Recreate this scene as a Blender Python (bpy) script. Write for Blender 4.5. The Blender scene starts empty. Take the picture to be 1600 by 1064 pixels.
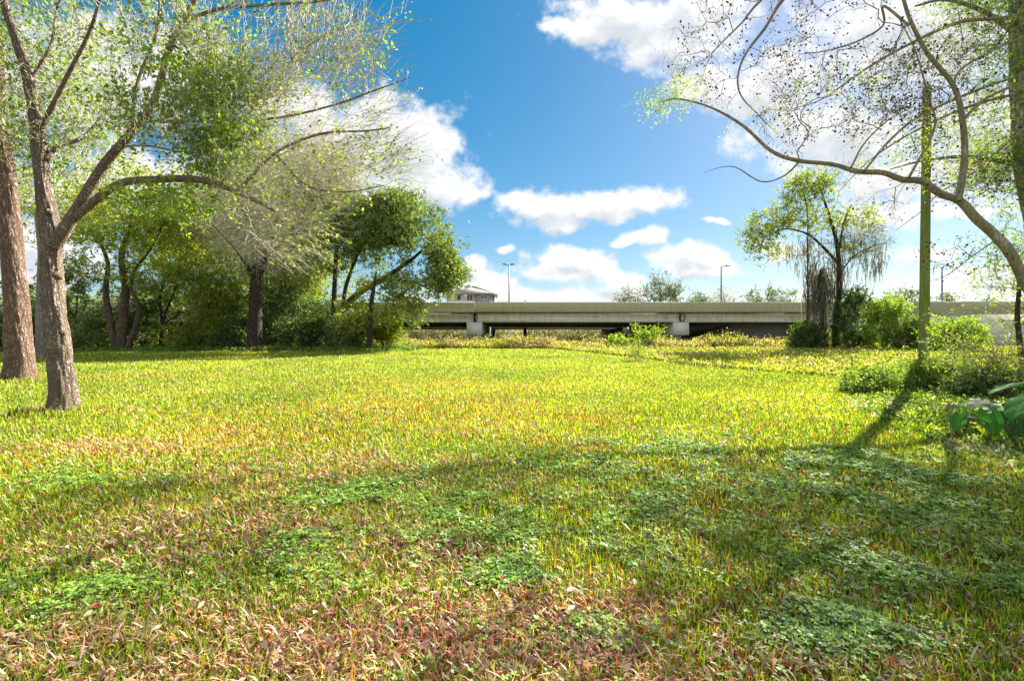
import bpy, math, random
import numpy as np
from mathutils import Vector

# ------------------------------------------------------------------ camera / world / sun
scene = bpy.context.scene
C = scene.collection
F = 750.0; HZ = 530.0; CX = 800.0; CAMH = 1.5
cam_d = bpy.data.cameras.new('camera'); cam = bpy.data.objects.new('camera', cam_d); C.objects.link(cam)
cam.location = (0, 0, CAMH); cam.rotation_euler = (math.radians(90), 0, 0)
cam_d.sensor_width = 36; cam_d.lens = F / 1600 * 36; cam_d.shift_y = -2 / 1600
cam_d.clip_start = 0.05; cam_d.clip_end = 6000
scene.camera = cam

SUN_EL = math.radians(35); SUN_AZ = math.radians(44)      # azimuth measured from +Y towards +X
sdir = Vector((math.sin(SUN_AZ) * math.cos(SUN_EL), math.cos(SUN_AZ) * math.cos(SUN_EL), math.sin(SUN_EL)))
sun_d = bpy.data.lights.new('sun', 'SUN'); sun = bpy.data.objects.new('sun', sun_d); C.objects.link(sun)
sun_d.energy = 5.0; sun_d.angle = math.radians(0.5); sun_d.color = (1.0, 0.93, 0.82)
sun.rotation_euler = sdir.to_track_quat('Z', 'Y').to_euler()
scene.view_settings.view_transform = 'Standard'; scene.view_settings.look = 'None'
scene.view_settings.gamma = 1.0; scene.view_settings.exposure = 1.9
scene.cycles.max_bounces = 6; scene.cycles.diffuse_bounces = 3; scene.cycles.transmission_bounces = 4
scene.cycles.transparent_max_bounces = 6

CLOUDS = [  # px, py, rx, ry in photo units, turned into directions of the sky
 (640,225,85,65),(585,190,80,45),(690,290,70,36),(735,302,34,20),(590,270,100,70),(450,165,70,38),(500,215,90,50),(640,250,75,70),
 (850,322,82,28),(930,322,80,24),(1005,315,62,22),(872,345,62,20),(820,318,50,24),
 (985,30,120,46),(925,48,60,34),(1035,70,70,46),(880,42,34,16),(1090,25,90,60),
 (1190,145,90,48),(1120,135,70,34),(1240,110,60,40),
 (900,403,72,20),(885,425,85,20),(965,437,52,16),(925,415,50,24),
 (1075,398,62,20),(1090,420,75,20),(1015,370,42,14),(985,376,26,8),
 (745,446,70,30),(835,466,120,16),(960,462,70,14),(738,412,20,13),
 (790,388,18,7),(1120,345,22,6),(1230,395,50,22),(1445,395,62,12),(1380,335,80,28),
 (1310,215,150,62),(1420,60,170,90),(1540,220,120,90),(1390,280,90,40),(1560,430,70,22),(1500,330,60,12),
 (120,110,190,90),(300,120,90,70),(180,290,160,60),(60,400,120,60),(330,360,70,50)]

world = bpy.data.worlds.new('World'); scene.world = world; world.use_nodes = True
nt = world.node_tree; nt.nodes.clear()
def N(tree, typ, **kw):
    n = tree.nodes.new(typ)
    for k, v in kw.items(): setattr(n, k, v)
    return n
grp = bpy.data.node_groups.new('cloud_field', 'ShaderNodeTree')
grp.interface.new_socket('P', in_out='INPUT', socket_type='NodeSocketVector')
grp.interface.new_socket('D', in_out='OUTPUT', socket_type='NodeSocketFloat')
gi = N(grp, 'NodeGroupInput'); go = N(grp, 'NodeGroupOutput')
wn = N(grp, 'ShaderNodeTexNoise'); wn.inputs['Scale'].default_value = 9; wn.inputs['Detail'].default_value = 3
grp.links.new(gi.outputs[0], wn.inputs['Vector'])
w1 = N(grp, 'ShaderNodeVectorMath', operation='SUBTRACT'); grp.links.new(wn.outputs['Color'], w1.inputs[0]); w1.inputs[1].default_value = (.5,.5,.5)
w2 = N(grp, 'ShaderNodeVectorMath', operation='MULTIPLY_ADD'); grp.links.new(w1.outputs[0], w2.inputs[0]); w2.inputs[1].default_value = (.07,.05,0); grp.links.new(gi.outputs[0], w2.inputs[2])
prev = None
for (px, py, rx, ry) in CLOUDS:
    a = N(grp, 'ShaderNodeVectorMath', operation='SUBTRACT'); grp.links.new(w2.outputs[0], a.inputs[0]); a.inputs[1].default_value = ((px-CX)/F, (HZ-py)/F, 0)
    b = N(grp, 'ShaderNodeVectorMath', operation='MULTIPLY'); grp.links.new(a.outputs[0], b.inputs[0]); b.inputs[1].default_value = (F/rx, F/ry, 0)
    c = N(grp, 'ShaderNodeVectorMath', operation='LENGTH'); grp.links.new(b.outputs[0], c.inputs[0])
    if prev is None: prev = c.outputs['Value']
    else:
        m = N(grp, 'ShaderNodeMath', operation='SMOOTH_MIN'); grp.links.new(prev, m.inputs[0]); grp.links.new(c.outputs['Value'], m.inputs[1]); m.inputs[2].default_value = .2; prev = m.outputs[0]
fb = N(grp, 'ShaderNodeTexNoise'); fb.inputs['Scale'].default_value = 16; fb.inputs['Detail'].default_value = 9; fb.inputs['Roughness'].default_value = .6
grp.links.new(gi.outputs[0], fb.inputs['Vector'])
f1 = N(grp, 'ShaderNodeMath', operation='MULTIPLY_ADD'); grp.links.new(fb.outputs['Fac'], f1.inputs[0]); f1.inputs[1].default_value = 2.4; f1.inputs[2].default_value = -1.2 + 1.06
f2 = N(grp, 'ShaderNodeMath', operation='SUBTRACT'); grp.links.new(f1.outputs[0], f2.inputs[0]); grp.links.new(prev, f2.inputs[1])
grp.links.new(f2.outputs[0], go.inputs[0])

tc = N(nt, 'ShaderNodeTexCoord')
sx = N(nt, 'ShaderNodeSeparateXYZ'); nt.links.new(tc.outputs['Generated'], sx.inputs[0])
ym = N(nt, 'ShaderNodeMath', operation='MAXIMUM'); nt.links.new(sx.outputs[1], ym.inputs[0]); ym.inputs[1].default_value = .06
du = N(nt, 'ShaderNodeMath', operation='DIVIDE'); nt.links.new(sx.outputs[0], du.inputs[0]); nt.links.new(ym.outputs[0], du.inputs[1])
dv = N(nt, 'ShaderNodeMath', operation='DIVIDE'); nt.links.new(sx.outputs[2], dv.inputs[0]); nt.links.new(ym.outputs[0], dv.inputs[1])
cb = N(nt, 'ShaderNodeCombineXYZ'); nt.links.new(du.outputs[0], cb.inputs[0]); nt.links.new(dv.outputs[0], cb.inputs[1])
g1 = N(nt, 'ShaderNodeGroup', node_tree=grp); nt.links.new(cb.outputs[0], g1.inputs[0])
off = N(nt, 'ShaderNodeVectorMath', operation='ADD'); nt.links.new(cb.outputs[0], off.inputs[0]); off.inputs[1].default_value = (.012, .03, 0)
g2 = N(nt, 'ShaderNodeGroup', node_tree=grp); nt.links.new(off.outputs[0], g2.inputs[0])
mr = N(nt, 'ShaderNodeMapRange', interpolation_type='SMOOTHSTEP'); nt.links.new(g1.outputs[0], mr.inputs[0]); mr.inputs[1].default_value = -.22; mr.inputs[2].default_value = .55
sh = N(nt, 'ShaderNodeMapRange', interpolation_type='SMOOTHSTEP'); nt.links.new(g2.outputs[0], sh.inputs[0]); sh.inputs[1].default_value = .15; sh.inputs[2].default_value = 1.1
cc = N(nt, 'ShaderNodeMix', data_type='RGBA'); nt.links.new(sh.outputs[0], cc.inputs[0])
cc.inputs[6].default_value = (2.9, 2.92, 2.95, 1); cc.inputs[7].default_value = (1.95, 2.08, 2.25, 1)
sky = N(nt, 'ShaderNodeTexSky', sky_type='NISHITA'); sky.sun_disc = False
sky.sun_elevation = SUN_EL; sky.sun_rotation = SUN_AZ; sky.air_density = 1.0; sky.dust_density = .35; sky.ozone_density = 2.2
hs = N(nt, 'ShaderNodeHueSaturation'); nt.links.new(sky.outputs[0], hs.inputs['Color']); hs.inputs['Saturation'].default_value = 1.5; hs.inputs['Value'].default_value = .46; hs.inputs['Hue'].default_value = .497
gm = N(nt, 'ShaderNodeGamma'); nt.links.new(hs.outputs[0], gm.inputs[0]); gm.inputs[1].default_value = .74
mx = N(nt, 'ShaderNodeMix', data_type='RGBA'); nt.links.new(mr.outputs[0], mx.inputs[0]); nt.links.new(gm.outputs[0], mx.inputs[6]); nt.links.new(cc.outputs[2], mx.inputs[7])
# unseen broken cloud, added behind and beside the view for white fill light
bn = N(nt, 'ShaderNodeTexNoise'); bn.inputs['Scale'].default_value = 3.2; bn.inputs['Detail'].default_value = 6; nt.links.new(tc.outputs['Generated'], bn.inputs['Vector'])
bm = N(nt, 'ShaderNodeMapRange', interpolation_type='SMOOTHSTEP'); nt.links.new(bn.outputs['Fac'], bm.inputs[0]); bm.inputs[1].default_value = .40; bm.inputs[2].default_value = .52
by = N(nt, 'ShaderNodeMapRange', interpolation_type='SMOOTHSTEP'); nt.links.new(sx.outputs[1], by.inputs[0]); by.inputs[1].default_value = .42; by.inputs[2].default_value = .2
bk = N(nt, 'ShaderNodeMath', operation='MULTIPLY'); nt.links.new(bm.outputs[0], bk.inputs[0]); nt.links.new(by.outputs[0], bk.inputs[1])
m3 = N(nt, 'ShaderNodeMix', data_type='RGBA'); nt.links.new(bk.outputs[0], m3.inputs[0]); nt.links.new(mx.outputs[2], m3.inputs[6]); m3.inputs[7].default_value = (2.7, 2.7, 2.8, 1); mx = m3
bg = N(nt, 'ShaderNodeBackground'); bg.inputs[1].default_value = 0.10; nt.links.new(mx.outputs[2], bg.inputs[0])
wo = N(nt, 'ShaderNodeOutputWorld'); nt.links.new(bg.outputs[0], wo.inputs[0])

# ------------------------------------------------------------------ helpers
rng = np.random.default_rng(7)
def P(px, py, Y): return np.array(((px-CX)/F*Y, Y, CAMH + (HZ-py)/F*Y))
_tab = rng.random((256, 256))
def vnoise(x, y):
    xi = np.floor(x).astype(int); yi = np.floor(y).astype(int); fx = x-xi; fy = y-yi
    fx = fx*fx*(3-2*fx); fy = fy*fy*(3-2*fy)
    a = _tab[xi & 255, yi & 255]; b = _tab[(xi+1) & 255, yi & 255]; c = _tab[xi & 255, (yi+1) & 255]; d = _tab[(xi+1) & 255, (yi+1) & 255]
    return (a*(1-fx)+b*fx)*(1-fy) + (c*(1-fx)+d*fx)*fy
def fbm(x, y, o=4):
    s = 0; a = .5; t = 0
    for i in range(o):
        s = s + a*vnoise(x*2**i+17*i, y*2**i+31*i); t += a; a *= .5
    return s/t
def sstep(a, b, x):
    t = np.clip((x-a)/(b-a), 0, 1); return t*t*(3-2*t)
def hgt(x, y):
    x = np.asarray(x, float); y = np.asarray(y, float)
    return .58*sstep(13, 44, y) + .05*(fbm(x*.25+5, y*.25+9, 3)-.5)*np.clip((y+x*0)/6, 0, 1.6)
def gpt(px, py):      # the ground point seen at a photo position
    Y = 1.0
    for _ in range(40):
        Y = Y*.5 + .5*(CAMH - float(hgt((px-CX)/F*Y, Y)))*F/(py-HZ)
    return (px-CX)/F*Y, Y
def unit(v):
    return v/np.maximum(np.linalg.norm(v, axis=-1, keepdims=True), 1e-9)
def rdir(n, g=rng): return unit(g.normal(size=(n, 3)))

def mesh_obj(name, V, quads=None, tris=None, mat=None, parent=None, attrs=None, colors=None, smooth=False, loc=None):
    V = np.asarray(V, float).reshape(-1, 3)
    if parent is not None: loc = np.array(parent.location)
    if loc is not None: V = V - np.array(loc)
    me = bpy.data.meshes.new(name)
    q = np.zeros((0, 4), int) if quads is None else np.asarray(quads, int).reshape(-1, 4)
    t = np.zeros((0, 3), int) if tris is None else np.asarray(tris, int).reshape(-1, 3)
    me.vertices.add(len(V)); me.vertices.foreach_set('co', V.astype(np.float32).ravel())
    me.loops.add(q.size+t.size); me.loops.foreach_set('vertex_index', np.concatenate([q.ravel(), t.ravel()]).astype(np.int32))
    me.polygons.add(len(q)+len(t))
    ls = np.concatenate([np.arange(len(q))*4, len(q)*4+np.arange(len(t))*3]).astype(np.int32)
    me.polygons.foreach_set('loop_start', ls)
    if smooth: me.polygons.foreach_set('use_smooth', np.ones(len(q)+len(t), bool))
    if attrs:
        for k, a in attrs.items():
            at = me.attributes.new(k, 'FLOAT', 'POINT'); at.data.foreach_set('value', np.asarray(a, np.float32).ravel())
    if colors is not None:
        at = me.attributes.new('tint', 'FLOAT_COLOR', 'POINT')
        at.data.foreach_set('color', np.concatenate([colors, np.ones((len(colors), 1))], 1).astype(np.float32).ravel())
    me.update(calc_edges=True); me.validate()
    o = bpy.data.objects.new(name, me); C.objects.link(o)
    if mat: me.materials.append(mat)
    if parent is not None: o.parent = parent
    elif loc is not None: o.location = loc
    return o

def thing(name, label, cat, loc, group=None):
    o = bpy.data.objects.new(name, None); C.objects.link(o); o.location = tuple(float(v) for v in loc); o.empty_display_size = .3
    o['label'] = label; o['category'] = cat
    if group: o['group'] = group
    return o
def tag(o, label=None, cat=None, group=None, kind=None):
    for k, v in (('label', label), ('category', cat), ('group', group), ('kind', kind)):
        if v: o[k] = v
    return o

class MB:
    """collects plain shapes, then builds ONE mesh"""
    def __init__(s): s.V = []; s.q = []; s.t = []; s.n = 0
    def add(s, V, q=(), t=()):
        V = np.asarray(V, float)
        if len(q): s.q.append(np.asarray(q, int)+s.n)
        if len(t): s.t.append(np.asarray(t, int)+s.n)
        s.V.append(V); s.n += len(V)
    def box(s, x0, x1, y0, y1, z0, z1):
        V = [(x0,y0,z0),(x1,y0,z0),(x1,y1,z0),(x0,y1,z0),(x0,y0,z1),(x1,y0,z1),(x1,y1,z1),(x0,y1,z1)]
        s.add(V, [(0,3,2,1),(4,5,6,7),(0,1,5,4),(1,2,6,5),(2,3,7,6),(3,0,4,7)])
    def prism(s, prof, x0, x1):     # profile in (y,z), extruded along x
        n = len(prof); V = [(x0, y, z) for y, z in prof]+[(x1, y, z) for y, z in prof]
        q = [(i, (i+1) % n, n+(i+1) % n, n+i) for i in range(n)]
        c = np.mean(prof, 0); V += [(x0, c[0], c[1]), (x1, c[0], c[1])]
        t = [(i, 2*n, (i+1) % n) for i in range(n)]+[(n+i, n+(i+1) % n, 2*n+1) for i in range(n)]
        s.add(V, q, t)
    def tube(s, pts, rad, sides=8, lump=0, seed=0, cap=True):
        pts = np.asarray(pts, float); rad = np.broadcast_to(np.asarray(rad, float), (len(pts),)); n = len(pts)
        T = np.gradient(pts, axis=0); T = unit(T)
        ref = np.array((1., 0, 0)) if abs(T[0][0]) < .9 else np.array((0, 1., 0))
        A = np.zeros((n, 3)); u = ref
        for i in range(n):
            u = u - T[i]*np.dot(u, T[i]); u = u/max(np.linalg.norm(u), 1e-9); A[i] = u
        B = np.cross(T, A); th = np.arange(sides)/sides*2*math.pi
        R = np.repeat(rad[:, None], sides, 1)
        if lump:
            acc = np.concatenate([[0], np.cumsum(np.linalg.norm(np.diff(pts, axis=0), axis=1))])
            a = np.cos(th)[None]*1.7+seed; b = np.sin(th)[None]*1.7+acc[:, None]*1.1
            R = R*(1+lump*2*(fbm(a+b*.3+9, b+5+a*0, 3)-.5)+lump*.6*(vnoise(np.cos(th)[None]*6+seed+acc[:, None]*.7, np.sin(th)[None]*6+acc[:, None]*2)-.5))
            if sides >= 40:      # furrows and root flare of the big trunks
                R = R+.030*(np.abs(vnoise(np.cos(th)[None]*9+seed, np.sin(th)[None]*9+acc[:, None]*2.2)-.5)*2-.5)
                R = R*(1+.28*np.exp(-acc[:, None]/.3)*np.clip(np.sin(th[None]*5+seed+.6*np.sin(th[None]*2)), -.2, 1))
        V = pts[:, None]+A[:, None]*(np.cos(th)[None, :, None]*R[..., None])+B[:, None]*(np.sin(th)[None, :, None]*R[..., None])
        i = np.arange(n-1)[:, None]*sides; j = np.arange(sides)[None]; k = (j+1) % sides
        q = np.stack([i+j, i+k, i+sides+k, i+sides+j], -1).reshape(-1, 4)
        V = V.reshape(-1, 3); t = []
        if cap:
            V = np.vstack([V, pts[-1:]+T[-1:]*rad[-1]*.5]); e = len(V)-1; b = (n-1)*sides
            t = [(b+x, b+(x+1) % sides, e) for x in range(sides)]
        s.add(V, q, t)
    def build(s, name, mat, parent=None, smooth=False, **kw):
        return mesh_obj(name, np.vstack(s.V), np.vstack(s.q) if s.q else None, np.vstack(s.t) if s.t else None, mat, parent, smooth=smooth, **kw)

def catmull(pts, step):
    pts = np.asarray(pts, float); n = len(pts); out = []
    pp = np.vstack([2*pts[0]-pts[1], pts, 2*pts[-1]-pts[-2]])
    for i in range(n-1):
        p0, p1, p2, p3 = pp[i:i+4]; m = max(1, int(np.linalg.norm((p2-p1)[:3])/step))
        for t in np.arange(m)/m:
            out.append(.5*((2*p1)+(-p0+p2)*t+(2*p0-5*p1+4*p2-p3)*t*t+(-p0+3*p1-3*p2+p3)*t**3))
    out.append(pts[-1]); return np.array(out)

def leaves_geo(Pn, D, L, W, g=rng, flat=0.0):
    """n folded leaf blades; returns V (4n), quads"""
    n = len(Pn); r = rdir(n, g)
    if flat: r[:, 2] *= (1-flat)
    S = unit(np.cross(D, r)); Nn = np.cross(S, D)
    if flat:
        S = unit(S*(1-flat)+unit(np.cross(D, np.array((0, 0, 1.))))*flat); Nn = np.cross(S, D)
    L = np.broadcast_to(L, (n,))[:, None]; W = np.broadcast_to(W, (n,))[:, None]
    V = np.stack([Pn, Pn+D*L*.45+S*W*.5+Nn*W*.12, Pn+D*L-Nn*L*.08, Pn+D*L*.45-S*W*.5+Nn*W*.12], 1).reshape(-1, 3)
    return V, np.arange(4*n).reshape(-1, 4)
def twigs_geo(P0, D, L, r, bend, g=rng):
    n = len(P0); L = L[:, None]; r = np.broadcast_to(r, (n,))[:, None]
    P1 = P0+D*L*.5+g.normal(size=(n, 3))*L*.05; D2 = unit(D+bend); P2 = P1+D2*L*.5
    u = unit(np.cross(D, np.array((.3, .2, .9)))); v = np.cross(D, u); R = []
    for Pk, f in ((P0, 1), (P1, .75), (P2, .35)):
        for a in range(3):
            R.append(Pk+(u*math.cos(a*2.094)+v*math.sin(a*2.094))*r*f)
    V = np.stack(R, 1).reshape(-1, 3); b = np.arange(n)[:, None]*9; q = []
    for k in (0, 3):
        for a in range(3):
            c = (a+1) % 3; q.append(np.concatenate([b+k+a, b+k+c, b+k+3+c, b+k+3+a], 1))
    return V, np.vstack(q), P1, P2, D2

def blob(g, px, py, Y, rx, ry, rz, n, lo=0.0):
    """n points in an ellipsoid centred where photo position (px,py) lies at distance Y; rx,ry in photo px, rz in metres"""
    d = rdir(n, g)*(lo+(1-lo)*g.random((n, 1))**(1/3.)); c = P(px, py, Y)
    return c+d*np.array((rx/F*Y, rz, ry/F*Y))

def clump(A, s=1.0, q=.47, seed=0.):
    n = (fbm(A[:, 0]*s+seed, A[:, 2]*s+3, 2)+fbm(A[:, 1]*s+9, A[:, 2]*s+seed, 2)+fbm(A[:, 0]*s+5, A[:, 1]*s+seed, 2))/3
    return A[n > q]

class Tree:
    def __init__(s, name, label, base, seed=0, group=None, cat='tree'):
        s.g = np.random.default_rng(seed); s.pos = []; s.par = []; s.fix = []; s.pl = []; s.noat = []
        s.root = thing(name, label, cat, base, group); s.trunks = MB(); s.seed = seed; s.tipn = []
        s.base = np.array(base)
    def limb(s, pts, r, step=.25, sides=14, lump=.07, attach=True, lower=0.0, flare=0):
        """a hand-placed limb: pts (x,y,z), r radii at pts"""
        pts = np.asarray(pts, float); r = np.asarray(r, float)*pts[:, 1]/np.hypot(pts[:, 0], pts[:, 1])   # radii read off the photo, off-axis stretch taken out
        a = np.hstack([pts, r[:, None]]); c = catmull(a, step)
        rad = np.maximum(c[:, 3], .004).copy()
        if flare:
            acc = np.concatenate([[0], np.cumsum(np.linalg.norm(np.diff(c[:, :3], axis=0), axis=1))]); rad *= 1+flare*np.exp(-acc/.28)
        s.trunks.tube(c[:, :3], rad, sides, lump, seed=s.seed*3.7+len(s.pos)*.01)
        prev = -1
        if s.pos:
            d = np.linalg.norm(np.array(s.pos)-c[0, :3], axis=1); prev = int(np.argmin(d))
        for i, p in enumerate(c):
            s.pos.append(p[:3]); s.par.append(prev if i == 0 else len(s.pos)-2); s.fix.append(rad[i]); s.pl.append(0. if not attach else i*step*.3); s.noat.append(i < lower*len(c) or not attach)
    def fill(s, A, step=.5, bias=.2, wig=.12, curve=.35, droop=0.):
        g = s.g; n0 = len(s.pos); cap = n0+int(len(A)*12)+50
        pos = np.zeros((cap, 3)); pos[:n0] = s.pos; pl = np.zeros(cap); pl[:n0] = s.pl; no = np.zeros(cap); no[:n0] = np.array(s.noat)*1e6
        fi = np.array(s.pos)[~np.array(s.noat)]
        d = np.array([np.min(np.linalg.norm(fi-a, axis=1)) for a in A]); A = A[np.argsort(d)]; n = n0
        for a in A:
            dd = np.linalg.norm(pos[:n]-a, axis=1); j = int(np.argmin(dd+bias*pl[:n]+no[:n])); dist = dd[j]
            if dist < .05: continue
            p = pos[j]; pj = s.par[j]; d0 = unit(pos[j]-pos[pj]) if pj >= 0 else np.array((0, 0, 1.))
            m = max(1, int(dist/step)); c = p+d0*dist*curve+np.array((0, 0, -droop*dist))+g.normal(size=3)*dist*wig
            last = j
            for k in range(1, m+1):
                if n >= cap-1: break
                t = k/m; q = (1-t)**2*p+2*t*(1-t)*c+t*t*a
                if k < m: q = q+g.normal(size=3)*step*.07
                pos[n] = q; s.pos.append(q); s.par.append(last); s.fix.append(0); s.noat.append(False)
                pl[n] = pl[last]+dist/m; s.pl.append(pl[n]); last = n; n += 1
            s.tipn.append(last)
    def knot(s, p, d, r):
        p = np.array(p); d = unit(np.array(d, float)); s.trunks.tube([p-d*r*1.2, p+d*r*.1, p+d*r*.5, p+d*r*.75, p+d*r*.35], [r*1.25, r*1.05, r*.85, r*.55, r*.2], 14, .12, 4)
    def branches(s, tip=.006, pw=2.3, mat=None, name='branch', maxr=.2, twig=None):
        n = len(s.pos); pos = np.array(s.pos); par = np.array(s.par); fix = np.array(s.fix)
        acc = np.zeros(n); r = np.zeros(n)
        for i in range(n-1, -1, -1):
            r[i] = fix[i] if fix[i] > 0 else min(maxr, max(tip, acc[i]**(1/pw)))
            if par[i] >= 0 and fix[i] == 0: acc[par[i]] += r[i]**pw
        ch = [[] for _ in range(n)]
        for i in range(n):
            if par[i] >= 0 and fix[i] == 0:
                r[i] = min(r[i], r[par[i]]*(.72 if fix[par[i]] > 0 else 1.0)); ch[par[i]].append(i)
        mb = MB(); done = np.zeros(n, bool)
        for i in range(n):
            if fix[i] > 0 or done[i]: continue
            chain = [par[i], i]; rr = [r[i]*1.05, r[i]]; done[i] = True; k = i
            while ch[k]:
                k = max(ch[k], key=lambda x: r[x])
                if done[k]: break
                done[k] = True; chain.append(k); rr.append(r[k])
            mb.tube(pos[chain], rr, 8 if r[i] > .06 else (5 if r[i] > .02 else 3), cap=False)
        s.r = r
        if twig is not None: mb.add(twig[0], twig[1])
        s.bm = mb; s.bmat = mat
    def twig_leaves(s, A, ntw, ltw, nlf, lsize, asp=.5, up=.2, out=.4, droop=0., cen=None, spread=.15, tr=.004):
        """sprays of twigs at points A, leaves along them"""
        g = s.g; A = np.repeat(A, ntw, 0); n = len(A)
        cen = s.base+np.array((0, 0, 3.)) if cen is None else cen
        D = unit(rdir(n, g)+unit(A-cen)*out+np.array((0, 0, up)))
        L = ltw*(.5+g.random(n)); A0 = A+g.normal(size=(n, 3))*spread*ltw
        V, q, P1, P2, D2 = twigs_geo(A0, D, L, tr, g.normal(size=(n, 3))*.3+np.array((0, 0, -droop)), g)
        if nlf <= 0: return (V, q), None
        m = int(n*nlf); idx = g.integers(0, n, m); t = g.random((m, 1))
        Q = np.where(t < .5, A0[idx]+(P1[idx]-A0[idx])*t*2, P1[idx]+(P2[idx]-P1[idx])*(t*2-1))
        LD = unit(D2[idx]*.6+rdir(m, g)+np.array((0, 0, -droop*.6)))
        ls = lsize*(.6+.8*g.random(m)); Q = Q+LD*ls[:, None]*.1
        cl = g.random(n)[idx]*.55+g.random(m)*.45
        LV, LQ = leaves_geo(Q, LD, ls, ls*asp, g)
        return (V, q), (LV, LQ, np.repeat(cl, 4))
    def finish(s, bark, smooth=True):
        a, b = s.trunks, s.bm; n = a.n; e4 = np.zeros((0, 4), int); e3 = np.zeros((0, 3), int)
        tq = np.vstack(a.q); bq = np.vstack(b.q)+n if b.q else e4; tt = np.vstack(a.t) if a.t else e3; bt = np.vstack(b.t)+n if b.t else e3
        o = mesh_obj('trunk', np.vstack(a.V+b.V), np.vstack([tq, bq]), np.vstack([tt, bt]), bark, s.root, smooth=smooth)
        o.data.materials.append(s.bmat)
        mi = np.concatenate([np.zeros(len(tq)), np.ones(len(bq)), np.zeros(len(tt)), np.ones(len(bt))]).astype(np.int32)
        if len(mi) == len(o.data.polygons): o.data.polygons.foreach_set('material_index', mi)

def crown(t, parts, mat, name='crown'):
    V = []; Q = []; R = []; n = 0
    for (v, q, r) in parts:
        V.append(v); Q.append(q+n); R.append(r); n += len(v)
    return mesh_obj(name, np.vstack(V), np.vstack(Q), None, mat, t.root if isinstance(t, Tree) else t, attrs={'rnd': np.concatenate(R)})

# ------------------------------------------------------------------ materials
def newmat(name):
    m = bpy.data.materials.new(name); m.use_nodes = True; m.node_tree.nodes.clear(); return m, m.node_tree
def ramp(t, fac, stops):
    r = N(t, 'ShaderNodeValToRGB'); t.links.new(fac, r.inputs[0]); e = r.color_ramp.elements
    while len(e) < len(stops): e.new(.5)
    for k, (p, c) in enumerate(stops): e[k].position = p; e[k].color = (*c, 1)
    return r.outputs[0]
def leafmat(name, stops, trans=.45, tcol=(1.5, 1.6, .5), gloss=.06, attr='rnd', rough=.45):
    m, t = newmat(name)
    a = N(t, 'ShaderNodeAttribute'); a.attribute_name = attr
    col = ramp(t, a.outputs['Fac'], stops) if attr == 'rnd' else a.outputs['Color']
    d = N(t, 'ShaderNodeBsdfDiffuse'); t.links.new(col, d.inputs[0])
    mu = N(t, 'ShaderNodeMix', data_type='RGBA', blend_type='MULTIPLY'); mu.inputs[0].default_value = 1; t.links.new(col, mu.inputs[6]); mu.inputs[7].default_value = (*tcol, 1)
    tr = N(t, 'ShaderNodeBsdfTranslucent'); t.links.new(mu.outputs[2], tr.inputs[0])
    x = N(t, 'ShaderNodeMixShader'); x.inputs[0].default_value = trans; t.links.new(d.outputs[0], x.inputs[1]); t.links.new(tr.outputs[0], x.inputs[2])
    gloss *= .45
    g = N(t, 'ShaderNodeBsdfGlossy'); g.inputs['Roughness'].default_value = rough; g.inputs[0].default_value = (.9, .95, 1, 1)
    y = N(t, 'ShaderNodeMixShader'); y.inputs[0].default_value = gloss; t.links.new(x.outputs[0], y.inputs[1]); t.links.new(g.outputs[0], y.inputs[2])
    o = N(t, 'ShaderNodeOutputMaterial'); t.links.new(y.outputs[0], o.inputs[0]); return m
def noise(t, vec, scale, detail=4, rough=.55, st=None):
    n = N(t, 'ShaderNodeTexNoise'); n.inputs['Scale'].default_value = scale; n.inputs['Detail'].default_value = detail; n.inputs['Roughness'].default_value = rough
    if st:
        mp = N(t, 'ShaderNodeMapping'); mp.inputs['Scale'].default_value = st; t.links.new(vec, mp.inputs[0]); vec = mp.outputs[0]
    t.links.new(vec, n.inputs['Vector']); return n.outputs['Fac']
def math_(t, op, a, b):
    m = N(t, 'ShaderNodeMath', operation=op)
    for i, v in enumerate((a, b)):
        if isinstance(v, (int, float)): m.inputs[i].default_value = v
        else: t.links.new(v, m.inputs[i])
    return m.outputs[0]
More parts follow.
